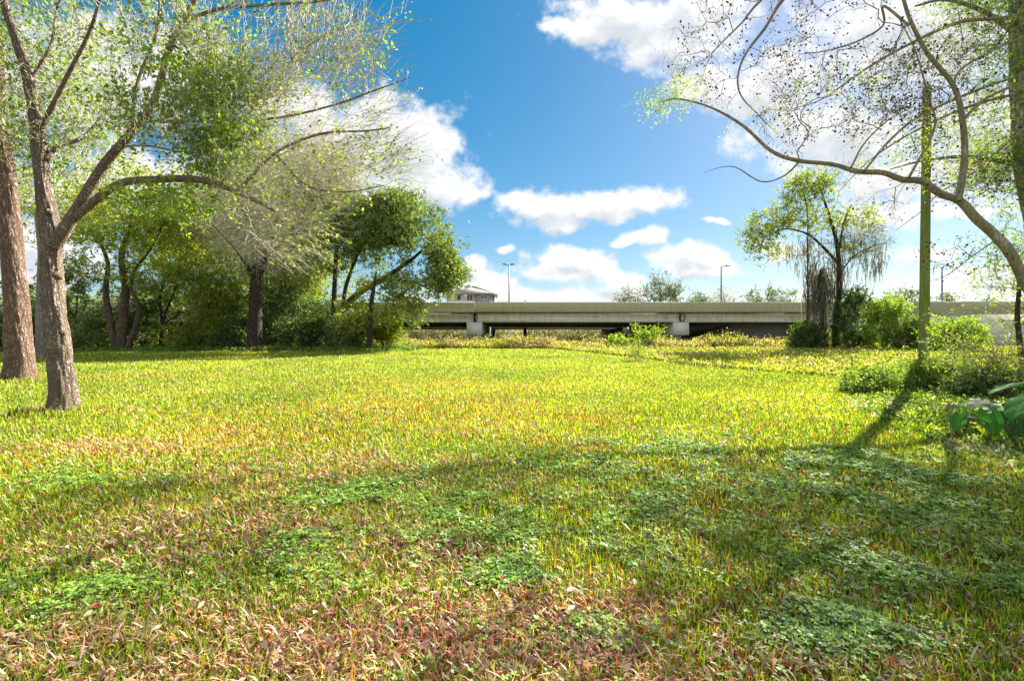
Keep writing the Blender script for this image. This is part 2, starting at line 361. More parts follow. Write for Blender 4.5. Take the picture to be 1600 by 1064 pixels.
def barkmat(name, c0, c1, c2, vs=16, bump=1.0, lich=None, dist=.03):
    m, t = newmat(name); tcn = N(t, 'ShaderNodeTexCoord'); ob = tcn.outputs['Object']
    nz = N(t, 'ShaderNodeTexNoise'); nz.inputs['Scale'].default_value = 6; nz.inputs['Detail'].default_value = 3; t.links.new(ob, nz.inputs['Vector'])
    ad = N(t, 'ShaderNodeVectorMath', operation='MULTIPLY_ADD'); t.links.new(nz.outputs['Color'], ad.inputs[0]); ad.inputs[1].default_value = (.22, .22, .3); t.links.new(ob, ad.inputs[2])
    mp = N(t, 'ShaderNodeMapping'); mp.inputs['Scale'].default_value = (1, 1, .16); t.links.new(ad.outputs[0], mp.inputs[0])
    vo = N(t, 'ShaderNodeTexVoronoi', feature='DISTANCE_TO_EDGE'); vo.inputs['Scale'].default_value = vs; t.links.new(mp.outputs[0], vo.inputs['Vector'])
    e = N(t, 'ShaderNodeMapRange', interpolation_type='SMOOTHSTEP'); t.links.new(vo.outputs['Distance'], e.inputs[0]); e.inputs[2].default_value = .45
    fine = noise(t, ob, 60, 5, .65, (1, 1, .4)); big = noise(t, ob, 2.3, 4, .6)
    h = math_(t, 'ADD', e.outputs[0], math_(t, 'MULTIPLY', fine, .9))
    col = ramp(t, math_(t, 'MULTIPLY', h, .55), [(0.1, c0), (.5, c1), (.9, c2)])
    mu = N(t, 'ShaderNodeMix', data_type='RGBA', blend_type='MULTIPLY'); mu.inputs[0].default_value = .7; t.links.new(col, mu.inputs[6])
    t.links.new(ramp(t, big, [(.3, (.62, .6, .58)), (.7, (1.25, 1.25, 1.25))]), mu.inputs[7]); out = mu.outputs[2]
    if lich:
        lf = N(t, 'ShaderNodeMapRange', interpolation_type='SMOOTHSTEP'); t.links.new(noise(t, ob, 7, 6, .7), lf.inputs[0]); lf.inputs[1].default_value = lich[1]; lf.inputs[2].default_value = lich[1]+.1
        ml = N(t, 'ShaderNodeMix', data_type='RGBA'); t.links.new(lf.outputs[0], ml.inputs[0]); t.links.new(out, ml.inputs[6]); ml.inputs[7].default_value = (*lich[0], 1); out = ml.outputs[2]
    b = N(t, 'ShaderNodeBump'); b.inputs['Strength'].default_value = bump; b.inputs['Distance'].default_value = dist; t.links.new(h, b.inputs['Height'])
    p = N(t, 'ShaderNodeBsdfPrincipled'); p.inputs['Roughness'].default_value = .9; p.inputs['Specular IOR Level'].default_value = .2
    t.links.new(out, p.inputs['Base Color']); t.links.new(b.outputs[0], p.inputs['Normal'])
    o = N(t, 'ShaderNodeOutputMaterial'); t.links.new(p.outputs[0], o.inputs[0]); return m
def plain(name, col, rough=.7, var=.25, scale=6, metal=0, bump=0, bscale=80, st=None):
    m, t = newmat(name); tcn = N(t, 'ShaderNodeTexCoord'); ob = tcn.outputs['Object']
    c = ramp(t, noise(t, ob, scale, 6, .65, st), [(.25, tuple(x*(1-var) for x in col)), (.75, tuple(min(1, x*(1+var)) for x in col))])
    p = N(t, 'ShaderNodeBsdfPrincipled'); p.inputs['Roughness'].default_value = rough; p.inputs['Metallic'].default_value = metal
    t.links.new(c, p.inputs['Base Color'])
    if bump:
        b = N(t, 'ShaderNodeBump'); b.inputs['Strength'].default_value = bump; b.inputs['Distance'].default_value = .01; t.links.new(noise(t, ob, bscale, 4), b.inputs['Height']); t.links.new(b.outputs[0], p.inputs['Normal'])
    o = N(t, 'ShaderNodeOutputMaterial'); t.links.new(p.outputs[0], o.inputs[0]); return m

M_bark_near = barkmat('bark_grey', (.07, .05, .036), (.34, .26, .2), (.6, .5, .42), 26, 1.0, ((.5, .5, .44), .62))
M_bark_red = barkmat('bark_reddish', (.06, .035, .025), (.31, .205, .155), (.54, .41, .33), 14, 1.0, ((.6, .55, .47), .68), .04)
M_bark_dark = barkmat('bark_dark', (.02, .014, .01), (.07, .052, .04), (.15, .12, .095), 12, .8)
M_bark_mid = barkmat('bark_mid', (.05, .035, .025), (.15, .11, .08), (.28, .22, .17), 12, .8)
M_bark_pale = barkmat('bark_pale', (.12, .1, .08), (.3, .27, .22), (.46, .43, .37), 12, .7, ((.1, .1, .08), .6))
M_bark_lichen = barkmat('bark_lichened', (.08, .07, .06), (.38, .36, .31), (.6, .58, .52), 10, 1.0, ((.12, .11, .09), .58), .03)
M_bark_smooth = barkmat('bark_smooth', (.2, .17, .11), (.3, .26, .18), (.42, .37, .27), 11, .5, ((.22, .25, .12), .58), .008)
M_twig_grey = plain('twig_grey', (.56, .49, .42), .9, .3, 3)
M_twig_brown = plain('twig_brown', (.16, .12, .085), .9, .3, 3)
M_twig_pink = plain('twig_pinkish', (.6, .5, .45), .9, .25, 3)
M_leaf_near = leafmat('leaf_near', [(0, (.05, .12, .02)), (.3, (.12, .21, .03)), (.6, (.2, .29, .05)), (.85, (.34, .37, .09)), (1, (.5, .42, .16))], .5)
M_leaf_yel = leafmat('leaf_yellowgreen', [(0, (.07, .12, .02)), (.35, (.21, .28, .035)), (.75, (.42, .45, .06)), (1, (.6, .5, .1))], .5)
M_leaf_oak = leafmat('leaf_oak', [(0, (.05, .09, .03)), (.4, (.14, .2, .06)), (.75, (.27, .33, .10)), (1, (.44, .45, .17))], .35)
M_leaf_dark = leafmat('leaf_dark', [(0, (.02, .045, .012)), (.5, (.06, .11, .024)), (.85, (.17, .24, .05)), (1, (.36, .36, .12))], .35)
M_leaf_bright = leafmat('leaf_bright', [(0, (.11, .2, .02)), (.5, (.22, .34, .035)), (.9, (.38, .43, .06)), (1, (.52, .44, .1))], .5)
M_leaf_moss = leafmat('leaf_golden', [(0, (.07, .12, .025)), (.4, (.16, .23, .04)), (.75, (.3, .33, .055)), (1, (.55, .4, .06))], .45)
M_leaf_far = leafmat('leaf_far', [(0, (.07, .1, .06)), (.5, (.14, .17, .09)), (1, (.26, .27, .16))], .3)
M_spanish = leafmat('hanging_moss', [(0, (.08, .08, .06)), (.5, (.15, .15, .11)), (1, (.28, .26, .19))], .4, (1.1, 1.05, .85), .02)
M_pod = plain('pod_dark', (.035, .022, .016), .6, .3, 20)

# ------------------------------------------------------------------ ground
def ground():
    ys = np.concatenate([np.linspace(-60, 0, 13)[:-1], np.linspace(0, 60, 241), np.geomspace(62, 4000, 30)])
    xs = np.concatenate([-np.geomspace(4000, 62, 25), np.linspace(-60, 60, 321), np.geomspace(62, 4000, 25)])
    X, Y = np.meshgrid(xs, ys); Z = hgt(X, Y)
    V = np.stack([X, Y, Z], -1).reshape(-1, 3); w = len(xs); i = np.arange(len(ys)-1)[:, None]*w+np.arange(w-1)[None]
    q = np.stack([i, i+1, i+w+1, i+w], -1).reshape(-1, 4)
    m, t = newmat('ground_soil'); tcn = N(t, 'ShaderNodeTexCoord'); ob = tcn.outputs['Object']
    fine = noise(t, ob, 14, 6, .7); big = noise(t, ob, .6, 5, .6)
    c1 = ramp(t, fine, [(.3, (.03, .028, .012)), (.5, (.075, .07, .02)), (.7, (.13, .115, .04))])
    c2 = ramp(t, fine, [(.3, (.09, .11, .02)), (.5, (.18, .21, .04)), (.7, (.27, .27, .08))])
    sp = N(t, 'ShaderNodeSeparateXYZ'); t.links.new(ob, sp.inputs[0])
    mrn = N(t, 'ShaderNodeMapRange', interpolation_type='SMOOTHSTEP'); t.links.new(math_(t, 'ADD', sp.outputs[1], math_(t, 'MULTIPLY', big, 8)), mrn.inputs[0]); mrn.inputs[1].default_value = 12; mrn.inputs[2].default_value = 30
    mxn = N(t, 'ShaderNodeMix', data_type='RGBA'); t.links.new(mrn.outputs[0], mxn.inputs[0]); t.links.new(c1, mxn.inputs[6]); t.links.new(c2, mxn.inputs[7])
    b = N(t, 'ShaderNodeBump'); b.inputs['Strength'].default_value = .8; b.inputs['Distance'].default_value = .05; t.links.new(fine, b.inputs['Height'])
    p = N(t, 'ShaderNodeBsdfPrincipled'); p.inputs['Roughness'].default_value = 1; p.inputs['Specular IOR Level'].default_value = .1
    t.links.new(mxn.outputs[2], p.inputs['Base Color']); t.links.new(b.outputs[0], p.inputs['Normal'])
    o = N(t, 'ShaderNodeOutputMaterial'); t.links.new(p.outputs[0], o.inputs[0])
    return tag(mesh_obj('ground', V, q, None, m, smooth=True), 'open lawn and fields running under the trees and the road bridge', 'ground', kind='structure')
ground()

# patches on the lawn, centres given at photo positions
def gauss(X, Y, px, py, rx, ry):
    cx, cy = gpt(px, py); _, y2 = gpt(px, py-ry) if py-ry > HZ+4 else (0, cy*1.6); _, y1 = gpt(px, py+ry); sxm = rx/F*cy; sy = max(abs(y2-cy), abs(cy-y1))*.75
    return np.exp(-(((X-cx)/sxm)**2+((Y-cy)/sy)**2))
CLOVER = [(810,830,150,38),(930,860,90,28),(760,740,160,22),(960,735,90,20),(540,778,50,12),(1260,770,140,26),(1400,760,90,20),(1180,720,100,14),(1500,810,110,30),(1560,880,80,26),
          (430,850,40,14),(120,925,60,20),(1430,900,60,16),(880,960,50,20),(560,870,50,18),(1320,730,60,10),(690,800,60,16),(1080,800,60,14),(650,620,50,6),(1050,700,90,12),(780,905,40,10),(1300,985,50,16),(200,745,120,12)]
ORANGE = [(560,640,170,34),(760,640,120,26),(880,690,80,20),(240,588,110,9),(1040,790,120,34),(1250,830,110,30),(640,600,160,14),(1330,860,60,20),(420,680,120,16),(930,655,80,12),(820,610,60,10)]
BROWN = [(500,740,240,34),(300,850,300,60),(560,1000,340,80),(200,1010,240,70),(900,985,260,70),(150,700,200,14),(950,1040,100,50),(1200,1050,240,40),(700,860,90,40),(320,820,160,26)]
PURPLE = [(380,850,150,30),(560,960,120,50),(760,1000,150,50),(1020,950,60,20),(1300,950,160,60),(560,765,130,16)]

def scatter(n, r0, r1, ex, half=54, g=rng):
    k = 1-ex; u = g.random(n); r = (r0**k+u*(r1**k-r0**k))**(1/k); a = np.radians((g.random(n)*2-1)*half)
    return r*np.sin(a), r*np.cos(a), r

GCY, GCX = [4, 5.5, 7, 10, 13, 17, 19], [6.5, 5.5, 5.9, 7.1, 9.3, 11.6, 12.6]
def weed_edge(X): return np.interp(X, [-99, 3.5, 7.7, 9.2, 12.5, 14, 16, 19], [60, 44, 29, 24, 18, 13.5, 9, 7])
def grass(n=820000):
    g = np.random.default_rng(11)
    X, Y, r = scatter(n, 1.7, 50, .62, g=g)
    cl = sum(gauss(X, Y, *c) for c in CLOVER)
    keep = (g.random(n) > np.clip(cl, 0, .8)*.6) & (Y < weed_edge(X)+4)
    X, Y, r, cl = X[keep], Y[keep], r[keep], cl[keep]; n = len(X)
    nz = fbm(X*.9+3, Y*.9+8, 4); nz2 = fbm(X*2.6+40, Y*2.6+9, 3)
    orr = np.clip(sum(gauss(X, Y, *c) for c in ORANGE), 0, 1); br = np.clip(sum(gauss(X, Y, *c) for c in BROWN), 0, 1); pu = np.clip(sum(gauss(X, Y, *c) for c in PURPLE), 0, 1)
    far = sstep(6, 20, Y)
    u = g.random(n)
    dead_p = np.clip(.05+.34*br*(nz2*1.5)+.3*(nz-.5), .02, .5)*(1-.6*far)
    red_p = np.clip(.015+.10*orr*nz2*2+.10*br*nz2*2+.04*(1-far)*nz2*2, .01, .3)*(1-.45*far)
    gc = sstep(0, 1.5, X-np.interp(Y, GCY, GCX)); red_p = red_p*(1-gc); dead_p = dead_p*(1-.8*gc)
    gold_p = np.clip(.16+.3*orr+.3*far*nz, .1, .55)
    kind = np.where(u < dead_p, 0, np.where(u < dead_p+red_p, 1, np.where(u < dead_p+red_p+gold_p*(1-dead_p-red_p), 2, 3)))
    c = np.zeros((n, 3)); v = g.random((n, 1))
    tan = np.array((.44, .27, .16)); mauve = np.array((.42, .2, .18)); straw = np.array((.72, .56, .38))
    dead = tan*(1-v)+straw*v; mv = (g.random((n, 1)) < (.15+.75*pu[:, None])); dead = np.where(mv, mauve*(.6+.9*v), dead)
    red = np.array((.30, .045, .02))*(1-v)+np.array((.5, .19, .04))*v
    red = np.where(far[:, None] > .4, np.array((.42, .22, .04))*(.8+.4*v), red)
    gold = (np.array((.38, .42, .03))*(1-v)+np.array((.58, .50, .07))*v)*(1-.34*far[:, None])
    gr = np.array((.15, .29, .012))*(1-v)+np.array((.34, .46, .02))*v
    gr = gr*(1-far[:, None]*.5)+np.array((.27, .36, .06))*far[:, None]*.5*(1.2)
    for k, col in enumerate((dead, red, gold, gr)): c[kind == k] = col[kind == k]
    nb = fbm(X*.33+60, Y*.33+11, 3); c = c*(.25+1.1*g.random((n, 1))+.5*(nb[:, None]-.3)); c[:, 0] *= .88+.3*nb
    sc = (np.maximum(r, 3)/3)
    L = (.022+.062*g.random(n)**1.4)*(1+.15*(nz-.5)*4)*sc**.24; W = (.003+.0045*g.random(n))*sc**.78
    tall = g.random(n) < .04; L[tall] *= 1.5
    tilt = np.where(kind == 0, .8+.7*g.random(n), .15+.75*g.random(n)); az = g.random(n)*2*math.pi
    W[kind == 0] *= 1.5; W[kind == 1] *= 1.3
    # longer tufts round the foot of the trunks and the pole
    for (bx_, by_, br_) in ((-9.15, 9.8, .36), (-17.05, 16.6, .62), (13.72, 16, .2)):
        dd = np.hypot(X-bx_, Y-by_); nr = (dd < br_*2.2)
        L = np.where(nr, L*1.7, L); tilt = np.where(nr, tilt*.6, tilt)
    h = np.stack([np.cos(az), np.sin(az), 0*az], 1); up = np.array((0, 0, 1.)); s_ = np.stack([-np.sin(az), np.cos(az), 0*az], 1)
    D1 = h*np.sin(tilt*.85)[:, None]+up*np.cos(tilt*.85)[:, None]; t2 = np.minimum(tilt*(1.0+.22*g.random(n)), 1.62); D2 = h*np.sin(t2)[:, None]+up*np.cos(t2)[:, None]
    B = np.stack([X, Y, hgt(X, Y)-.004+np.where(kind == 0, .012+.03*g.random(n), 0)], 1)
    tw = (g.random((n, 1))-.5)*.9; s2 = unit(s_+h*tw)
    Mi = B+D1*(L*.5)[:, None]; T = Mi+D2*(L*.5)[:, None]; W_ = W[:, None]
    V = np.stack([B-s_*W_*.35, B+s_*W_*.35, Mi+s2*W_*.55, Mi-s2*W_*.55, T], 1).reshape(-1, 3)
    b = np.arange(n)[:, None]*5; q = b+np.array([[0, 1, 2, 3]]); t = b+np.array([[3, 2, 4]])
    o = mesh_obj('grass', V, q, t, leafmat('grass_blades', [], .5, (1.25, 1.25, .6), .05, 'tint', .4), colors=np.repeat(c, 5, 0))
    tag(o, 'low lawn grass of green, golden and red tinged blades covering the clearing', 'grass', kind='stuff')
grass()

def clover():
    g = np.random.default_rng(12); Ps = []
    for (px, py, rx, ry) in CLOVER:
        cx, cy = gpt(px, py); n = int(min(4200, 44*rx*ry/ (cy**.9)))+120
        sxm = rx/F*cy; _, ya = gpt(px, max(py-ry, HZ+5)); _, yb = gpt(px, py+ry); sy = (ya-yb)/2
        a = g.normal(size=(n, 2))*np.array((sxm, sy))*1.35+np.array((cx, cy)); k = fbm(a[:, 0]*2.2, a[:, 1]*2.2, 4)+(g.random(n)-.5)*.4 > .56
        Ps.append(a[k])
    a = np.vstack(Ps)
    X, Y, r = scatter(9000, 1.9, 22, .5, g=g); k = fbm(X*.8+50, Y*.8+3, 4) > .58; a = np.vstack([a, np.stack([X[k], Y[k]], 1)])
    a = a[a[:, 1] > 1.2]; n = len(a)
    r = np.linalg.norm(a, axis=1); z = hgt(a[:, 0], a[:, 1])+.015+.045*g.random(n)*fbm(a[:, 0]*4, a[:, 1]*4, 2)*2; c = np.stack([a[:, 0], a[:, 1], z], 1)
    s = (.008+.011*g.random(n))*(np.maximum(r, 3)/3)**.45; az = g.random(n)*6.28; V = []; cl = []
    tint = np.array((.10, .21, .025))*(1-g.random((n, 1))**1.5)+np.array((.30, .44, .06))*g.random((n, 1))
    nrm = unit(np.array((0, 0, 1.))+g.normal(size=(n, 3))*.25)
    for k in range(3):
        th = az+k*2.094; d = np.stack([np.cos(th), np.sin(th), .15+0*th], 1); d = unit(d-nrm*np.sum(d*nrm, 1, keepdims=True)+nrm*.15); w = np.cross(nrm, d)
        S = s[:, None]
        V.append(np.stack([c, c+d*S*.75+w*S*.6, c+d*S*1.25, c+d*S*.75-w*S*.6], 1))
    V = np.stack(V, 1).reshape(-1, 3)
    st, sq, *_ = twigs_geo(c-np.array((0, 0, .06)), np.tile((0, 0, 1.), (n, 1)), np.full(n, .06), .0012, g.normal(size=(n, 3))*.1, g)
    q = np.vstack([np.arange(len(V)).reshape(-1, 4), sq+len(V)])
    o = mesh_obj('clover', np.vstack([V, st]), q, None, leafmat('clover_leaf', [], .35, (1.1, 1.3, .5), .09, 'tint', .5), colors=np.vstack([np.repeat(tint, 12, 0), np.tile((.1, .14, .05), (len(st), 1))]))
    tag(o, 'patches of pale green clover spreading through the lawn', 'clover', kind='stuff')
clover()

def litter():
    g = np.random.default_rng(13); n = 5200; X, Y, r = scatter(n, 1.7, 20, .7, g=g)
    k = g.random(n) < .25+.75*np.clip(sum(gauss(X, Y, *c) for c in BROWN), 0, 1); X, Y, r = X[k], Y[k], r[k]; n = len(X)
    az = g.random(n)*6.28; D = unit(np.stack([np.cos(az), np.sin(az), (g.random(n)-.4)*.6], 1))
    L = (.035+.05*g.random(n)); Pn = np.stack([X, Y, hgt(X, Y)+.02+.04*g.random(n)], 1)
    V, q = leaves_geo(Pn, D, L, L*.38, g, flat=.6)
    pal = np.array([(.33, .17, .09), (.45, .3, .18), (.25, .12, .1), (.5, .36, .26), (.42, .12, .05)]); c = pal[g.integers(0, 5, n)]*(.7+.5*g.random((n, 1)))
    o = mesh_obj('fallen_leaves', V, q, None, leafmat('dry_leaf', [], .25, (1.1, .9, .6), .06, 'tint', .5), colors=np.repeat(c, 4, 0))
    tag(o, 'brown dry fallen leaves scattered across the foreground lawn', 'fallen leaves', kind='stuff')
litter()

# ------------------------------------------------------------------ weeds (uncountable)
def weeds(name, label, cat, X, Y, H, nst, lsize, pal, seed, spread=.12, stemcol=(.2, .17, .08), trans=.45, asp=.4, top=0, pale=None):
    g = np.random.default_rng(seed); n = len(X); Z = hgt(X, Y); B = np.stack([X, Y, Z-.02], 1)
    D = unit(np.array((0, 0, 1.))+g.normal(size=(n, 3))*.28*np.array((1, 1, .2)))
    V, q, P1, P2, D2 = twigs_geo(B, D, H, .004+.0006*np.linalg.norm(B, axis=1)[:, None][:, 0], g.normal(size=(n, 3))*.3, g)
    m = n*nst; idx = np.repeat(np.arange(n), nst); t = g.random((m, 1))**(1 if not top else .5); t = np.clip(t*.95+.05, 0, 1)
    Q = np.where(t < .5, B[idx]+(P1[idx]-B[idx])*t*2, P1[idx]+(P2[idx]-P1[idx])*(t*2-1))+g.normal(size=(m, 3))*spread*H[idx][:, None]*np.array((1, 1, .5))
    Q[:, 2] = np.maximum(Q[:, 2], Z[idx]+.01)
    LD = unit(rdir(m, g)+np.array((0, 0, .35))); ls = lsize*(.6+.8*g.random(m)); LV, LQ = leaves_geo(Q, LD, ls, ls*asp, g)
    pal = np.array(pal, float); pi = g.integers(0, len(pal), n); zone = fbm(X*.5+seed, Y*.5, 3)
    pi = np.where(g.random(n) < .5, (np.clip((zone-.3)/.4, 0, .999)*len(pal)).astype(int), pi); c = pal[pi][idx]*(.7+.6*g.random((m, 1)))
    col = np.vstack([np.tile(stemcol, (len(V), 1)), np.repeat(c, 4, 0)])
    o = mesh_obj(name, np.vstack([V, LV]), np.vstack([q, LQ+len(V)]), None, leafmat(name+'_leaf', [], trans, (1.4, 1.4, .6), .05, 'tint', .5), colors=col)
    return tag(o, label, cat, kind='stuff')
g = np.random.default_rng(21)
# rough unmown grass to the right, up to the bridge
n = 46000; X = g.uniform(0, 62, n); Y = weed_edge(X)+g.random(n)**1.4*(52-weed_edge(X)); k = (Y < 50) & (np.abs(X) < Y*1.15+2); X, Y = X[k], Y[k]
H = (.12+.22*fbm(X*.7, Y*.7, 3)*g.random(len(X)))*(1+.012*Y)
weeds('tall_grass', 'rough unmown yellow green grass and weeds right of the lawn before the bridge', 'tall grass', X, Y, H, 5, .13, [(.38, .42, .03), (.26, .35, .025), (.45, .42, .1), (.58, .47, .3), (.16, .26, .02)], 22)
# plumes in front of the bridge
n = 7500; X = g.uniform(-16, 33, n); Y = g.uniform(44.5, 50, n); zz = fbm(X*.35, Y*.3+3, 3); H = .35+3.0*np.clip(zz-.28, 0, 1)*g.random(n)
weeds('roadside_weeds', 'pinkish dry and yellow green weeds standing along the foot of the bridge', 'weeds', X, Y, H, 9, .16, [(.5, .5, .05), (.26, .36, .03), (.10, .17, .03), (.6, .45, .3), (.46, .3, .22), (.34, .4, .05), (.5, .38, .28)], 23, top=1)
# leafy ground cover on the right
n = 34000; X = g.uniform(5, 24, n); Y = g.uniform(4.6, 18.8, n)
edge = np.interp(Y, GCY, GCX); k = (X > edge+.7*(fbm(Y*1.2, X*1.2, 2)-.5)*2) & (X < Y*1.2+3); X, Y = X[k], Y[k]
H = .06+(.6*np.clip(fbm(X*.6+9, Y*.6, 3)-.15, 0, 1)*g.random(len(X))*1.3+.03)*sstep(-.3, 1.6, X-edge[k])
weeds('ground_cover', 'dense leafy green ground cover around the pole and under the right shrubs', 'ground cover', X, Y, H, 11, .055, [(.08, .18, .015), (.13, .26, .02), (.24, .36, .025), (.35, .44, .04), (.08, .14, .04), (.42, .42, .3)], 24, asp=.6, spread=.16)
# green fringe at foot of the left trees
n = 6000; X = g.uniform(-48, -8, n); Y = g.uniform(37.5, 43, n); H = .15+.6*np.clip(fbm(X*.5, Y*.5+30, 3)-.1, 0, 1)*g.random(n)
weeds('undergrowth', 'low bright green undergrowth along the foot of the left tree line', 'undergrowth', X, Y, H, 9, .14, [(.09, .2, .02), (.16, .32, .025), (.27, .4, .03), (.07, .12, .02)], 25)

# trees, left
def gz(x, y): return float(hgt(x, y))
def on_ground(px, Y): x = (px-CX)/F*Y; return np.array((x, Y, gz(x, Y)))
def PL(seq, Y=None): return [P(*s) if len(s) == 3 else P(s[0], s[1], Y) for s in seq]

# near tree
Y0 = 9.8; b = on_ground(100, Y0)
T = Tree('leafy_tree', 'nearest grey barked tree on the left, forked trunk with mixed leaves and bare twigs', b, 31)
T.limb([b-(0, 0, .15)]+PL([(98,600),(92,540),(83,470),(80,410),(80,370),(68,290),(60,220),(48,140),(28,70),(5,0),(-10,-70)], Y0), [.33,.29,.265,.245,.235,.24,.19,.17,.14,.11,.09,.06], .04, 64, .12, lower=.5, flare=.3)
T.limb(PL([(84,385),(100,360),(122,325),(160,262),(205,208),(240,160),(262,85),(280,45),(305,0),(330,-60)], Y0-.1), [.17,.165,.14,.12,.10,.085,.075,.07,.06,.05], .08, 20, .08)
T.limb(PL([(112,345,9.7),(150,312,9.6),(190,286,9.5),(240,281,9.4),(310,281,9.2),(370,300,9),(430,330,8.9)]), [.11,.10,.09,.085,.075,.05,.03], .1, 16, .08)
T.limb(PL([(72,250,9.8),(90,230,10),(130,215,10.4),(160,180,10.8)]), [.07,.06,.045,.03], .1, 10, .06)
T.limb(PL([(285,35,9.7),(340,15,9.4),(420,8,9.2),(500,2,9),(560,-10,8.9)]), [.045,.035,.03,.022,.015], .12, 8, .05)
T.limb(PL([(270,70,9.7),(330,110,9.9),(400,125,10),(460,60,10.2)]), [.035,.028,.022,.012], .12, 8, .05)
T.limb(PL([(370,300,9),(430,240,9),(500,210,9),(570,205,9),(610,200,9)]), [.035,.03,.024,.018,.01], .12, 8, .05)
T.limb(PL([(220,190,9.7),(330,190,10.2),(430,185,10.4),(520,165,10.4),(590,140,10.4),(640,122,10.4)]), [.045,.035,.028,.022,.016,.008], .12, 8, .05)
T.limb(PL([(340,190,10.2),(420,140,10.4),(470,80,10.5),(540,40,10.6),(590,-10,10.6)]), [.03,.024,.018,.014,.01], .12, 8, .05)
T.limb(PL([(62,205,9.8),(105,120,9.6),(140,50,9.5),(165,-30,9.4)]), [.07,.055,.045,.03], .1, 10, .06)
T.limb(PL([(205,208,9.7),(215,130,9.9),(245,50,10),(250,-30,10)]), [.06,.045,.035,.025], .1, 10, .06)
T.limb(PL([(45,130,9.8),(80,70,10),(90,10,10.2),(120,-40,10.2)]), [.05,.04,.03,.02], .1, 8, .06)
T.limb(PL([(160,262,9.7),(175,235,10),(230,228,10.3),(300,240,10.5),(360,225,10.6)]), [.04,.035,.028,.02,.01], .1, 8, .06)
T.limb(PL([(430,240,9),(480,290,9),(540,300,9),(600,290,9)]), [.022,.018,.013,.008], .1, 6, .05)
g = T.g
A1 = np.vstack([blob(g,160,80,10,200,110,1.8,420,.2), blob(g,300,170,9.8,110,120,1.4,260,.2), blob(g,90,200,10.5,110,90,1.4,160), blob(g,330,250,9.6,90,70,1.2,130), blob(g,60,20,9.5,120,60,2,150)])
A2 = np.vstack([blob(g,440,70,9.8,160,90,1.6,280), blob(g,520,150,10,110,80,1.2,220), blob(g,400,190,9.8,90,70,1.2,130), blob(g,540,20,9.6,90,40,1.2,80), blob(g,570,230,9.6,75,55,1,110), blob(g,440,290,9.3,100,70,1,150), blob(g,430,370,9.1,60,45,.8,50)])
A1 = clump(A1, 1.1, .475, 3.); A2 = clump(A2, 1.0, .45, 8.); T.fill(np.vstack([A1, A2]), .3, .12, .10, .45)
T.knot(P(88, 430, 9.6), (.35, -1, .1), .07); T.knot(P(97, 520, 9.58), (.6, -1, .0), .055); T.knot(P(75, 330, 9.65), (.1, -1, .2), .05)
cr = P(90, 380, 9.8); cr[2] -= 1
(tw1, lf1) = T.twig_leaves(A1, 6, .5, 3.6, .09, .55, tr=.0052, spread=.35, up=0, out=1.1, cen=cr)
(tw2, lf2) = T.twig_leaves(A2, 4, .62, 1.6, .075, .6, tr=.0046, spread=.2, up=-.05, out=1.5, cen=cr, droop=.15)
Ag = np.vstack([blob(g,345,170,9.3,45,75,.6,42), blob(g,290,130,9.4,55,35,.6,26), blob(g,345,240,9.4,55,45,.6,34), blob(g,270,320,9.4,110,25,.6,30)])
T.fill(Ag, .28); (tw3, lf3) = T.twig_leaves(Ag, 6, .3, 10, .08, .5, spread=.4)
V = np.vstack([tw1[0], tw2[0], tw3[0]]); q = np.vstack([tw1[1], tw2[1]+len(tw1[0]), tw3[1]+len(tw1[0])+len(tw2[0])])
T.branches(.005, 2.4, M_twig_grey, twig=(V, q), maxr=.05)
T.finish(M_bark_near); crown(T, [lf1, lf2], M_leaf_near); crown(T, [lf3], M_leaf_bright, 'leaf_cluster')

# big reddish trunk at the left edge
Yr = 16.6; b = on_ground(30, Yr)
T = Tree('large_tree', 'thick reddish brown trunk at the left edge of the lawn', b, 32)
T.limb([b-(0, 0, .2)]+PL([(30,560),(27,500),(22,430),(15,350),(8,270),(0,180),(-10,60),(-20,-60)], Yr), [.62,.56,.50,.46,.42,.40,.36,.30,.22], .05, 72, .10, lower=.45, flare=.2)
T.limb(PL([(5,250,Yr),(-30,180,Yr),(-80,100,Yr)]), [.2,.16,.1], .2, 12)
g = T.g; A = np.vstack([blob(g,40,120,17,160,140,3,240), blob(g,-60,40,17,160,120,3,120), blob(g,10,260,17,60,50,1.5,40)])
T.fill(A, .6); tw, lf = T.twig_leaves(A, 6, .8, 6, .11, .5, spread=.5)
T.branches(.008, 2.3, M_twig_brown, twig=tw, maxr=.12); T.finish(M_bark_red); crown(T, [lf], M_leaf_near)

def leafy(name, label, base, limbs, blobs, seed, bark, twmat, leafm, ntw=5, ltw=.9, nlf=8, ls=.16, asp=.5, step=.7, maxr=.12, up=.1, droop=0., group=None, tip=.01, cat='tree', curve=.35, lump=.07, tr=.007, spread=.45, wig=.12, sides=10, cs=.55):
    T = Tree(name, label, base, seed, group, cat)
    for L in limbs: T.limb(PL(L[0]), L[1], L[2] if len(L) > 2 else .35, sides, lump, lower=(L[3] if len(L) > 3 else 0))
    A = np.vstack([blob(T.g, *(bb[:6]+(int(bb[6]*1.7),))) for bb in blobs]); A = clump(A, cs, .485, seed*1.3); T.fill(A, step, .2, wig, curve)
    tw, lf = T.twig_leaves(A, ntw, ltw, nlf, ls, asp, up, .4, droop, tr=tr, spread=spread)
    T.branches(tip, 2.3, twmat, twig=tw, maxr=maxr); T.finish(bark)
    if lf is not None: crown(T, [lf], leafm)
    return T
def B(px, Y): return on_ground(px, Y)
def gy(px, Y): b = on_ground(px, Y); return HZ-(b[2]-CAMH)*F/Y+4      # photo row of the ground there

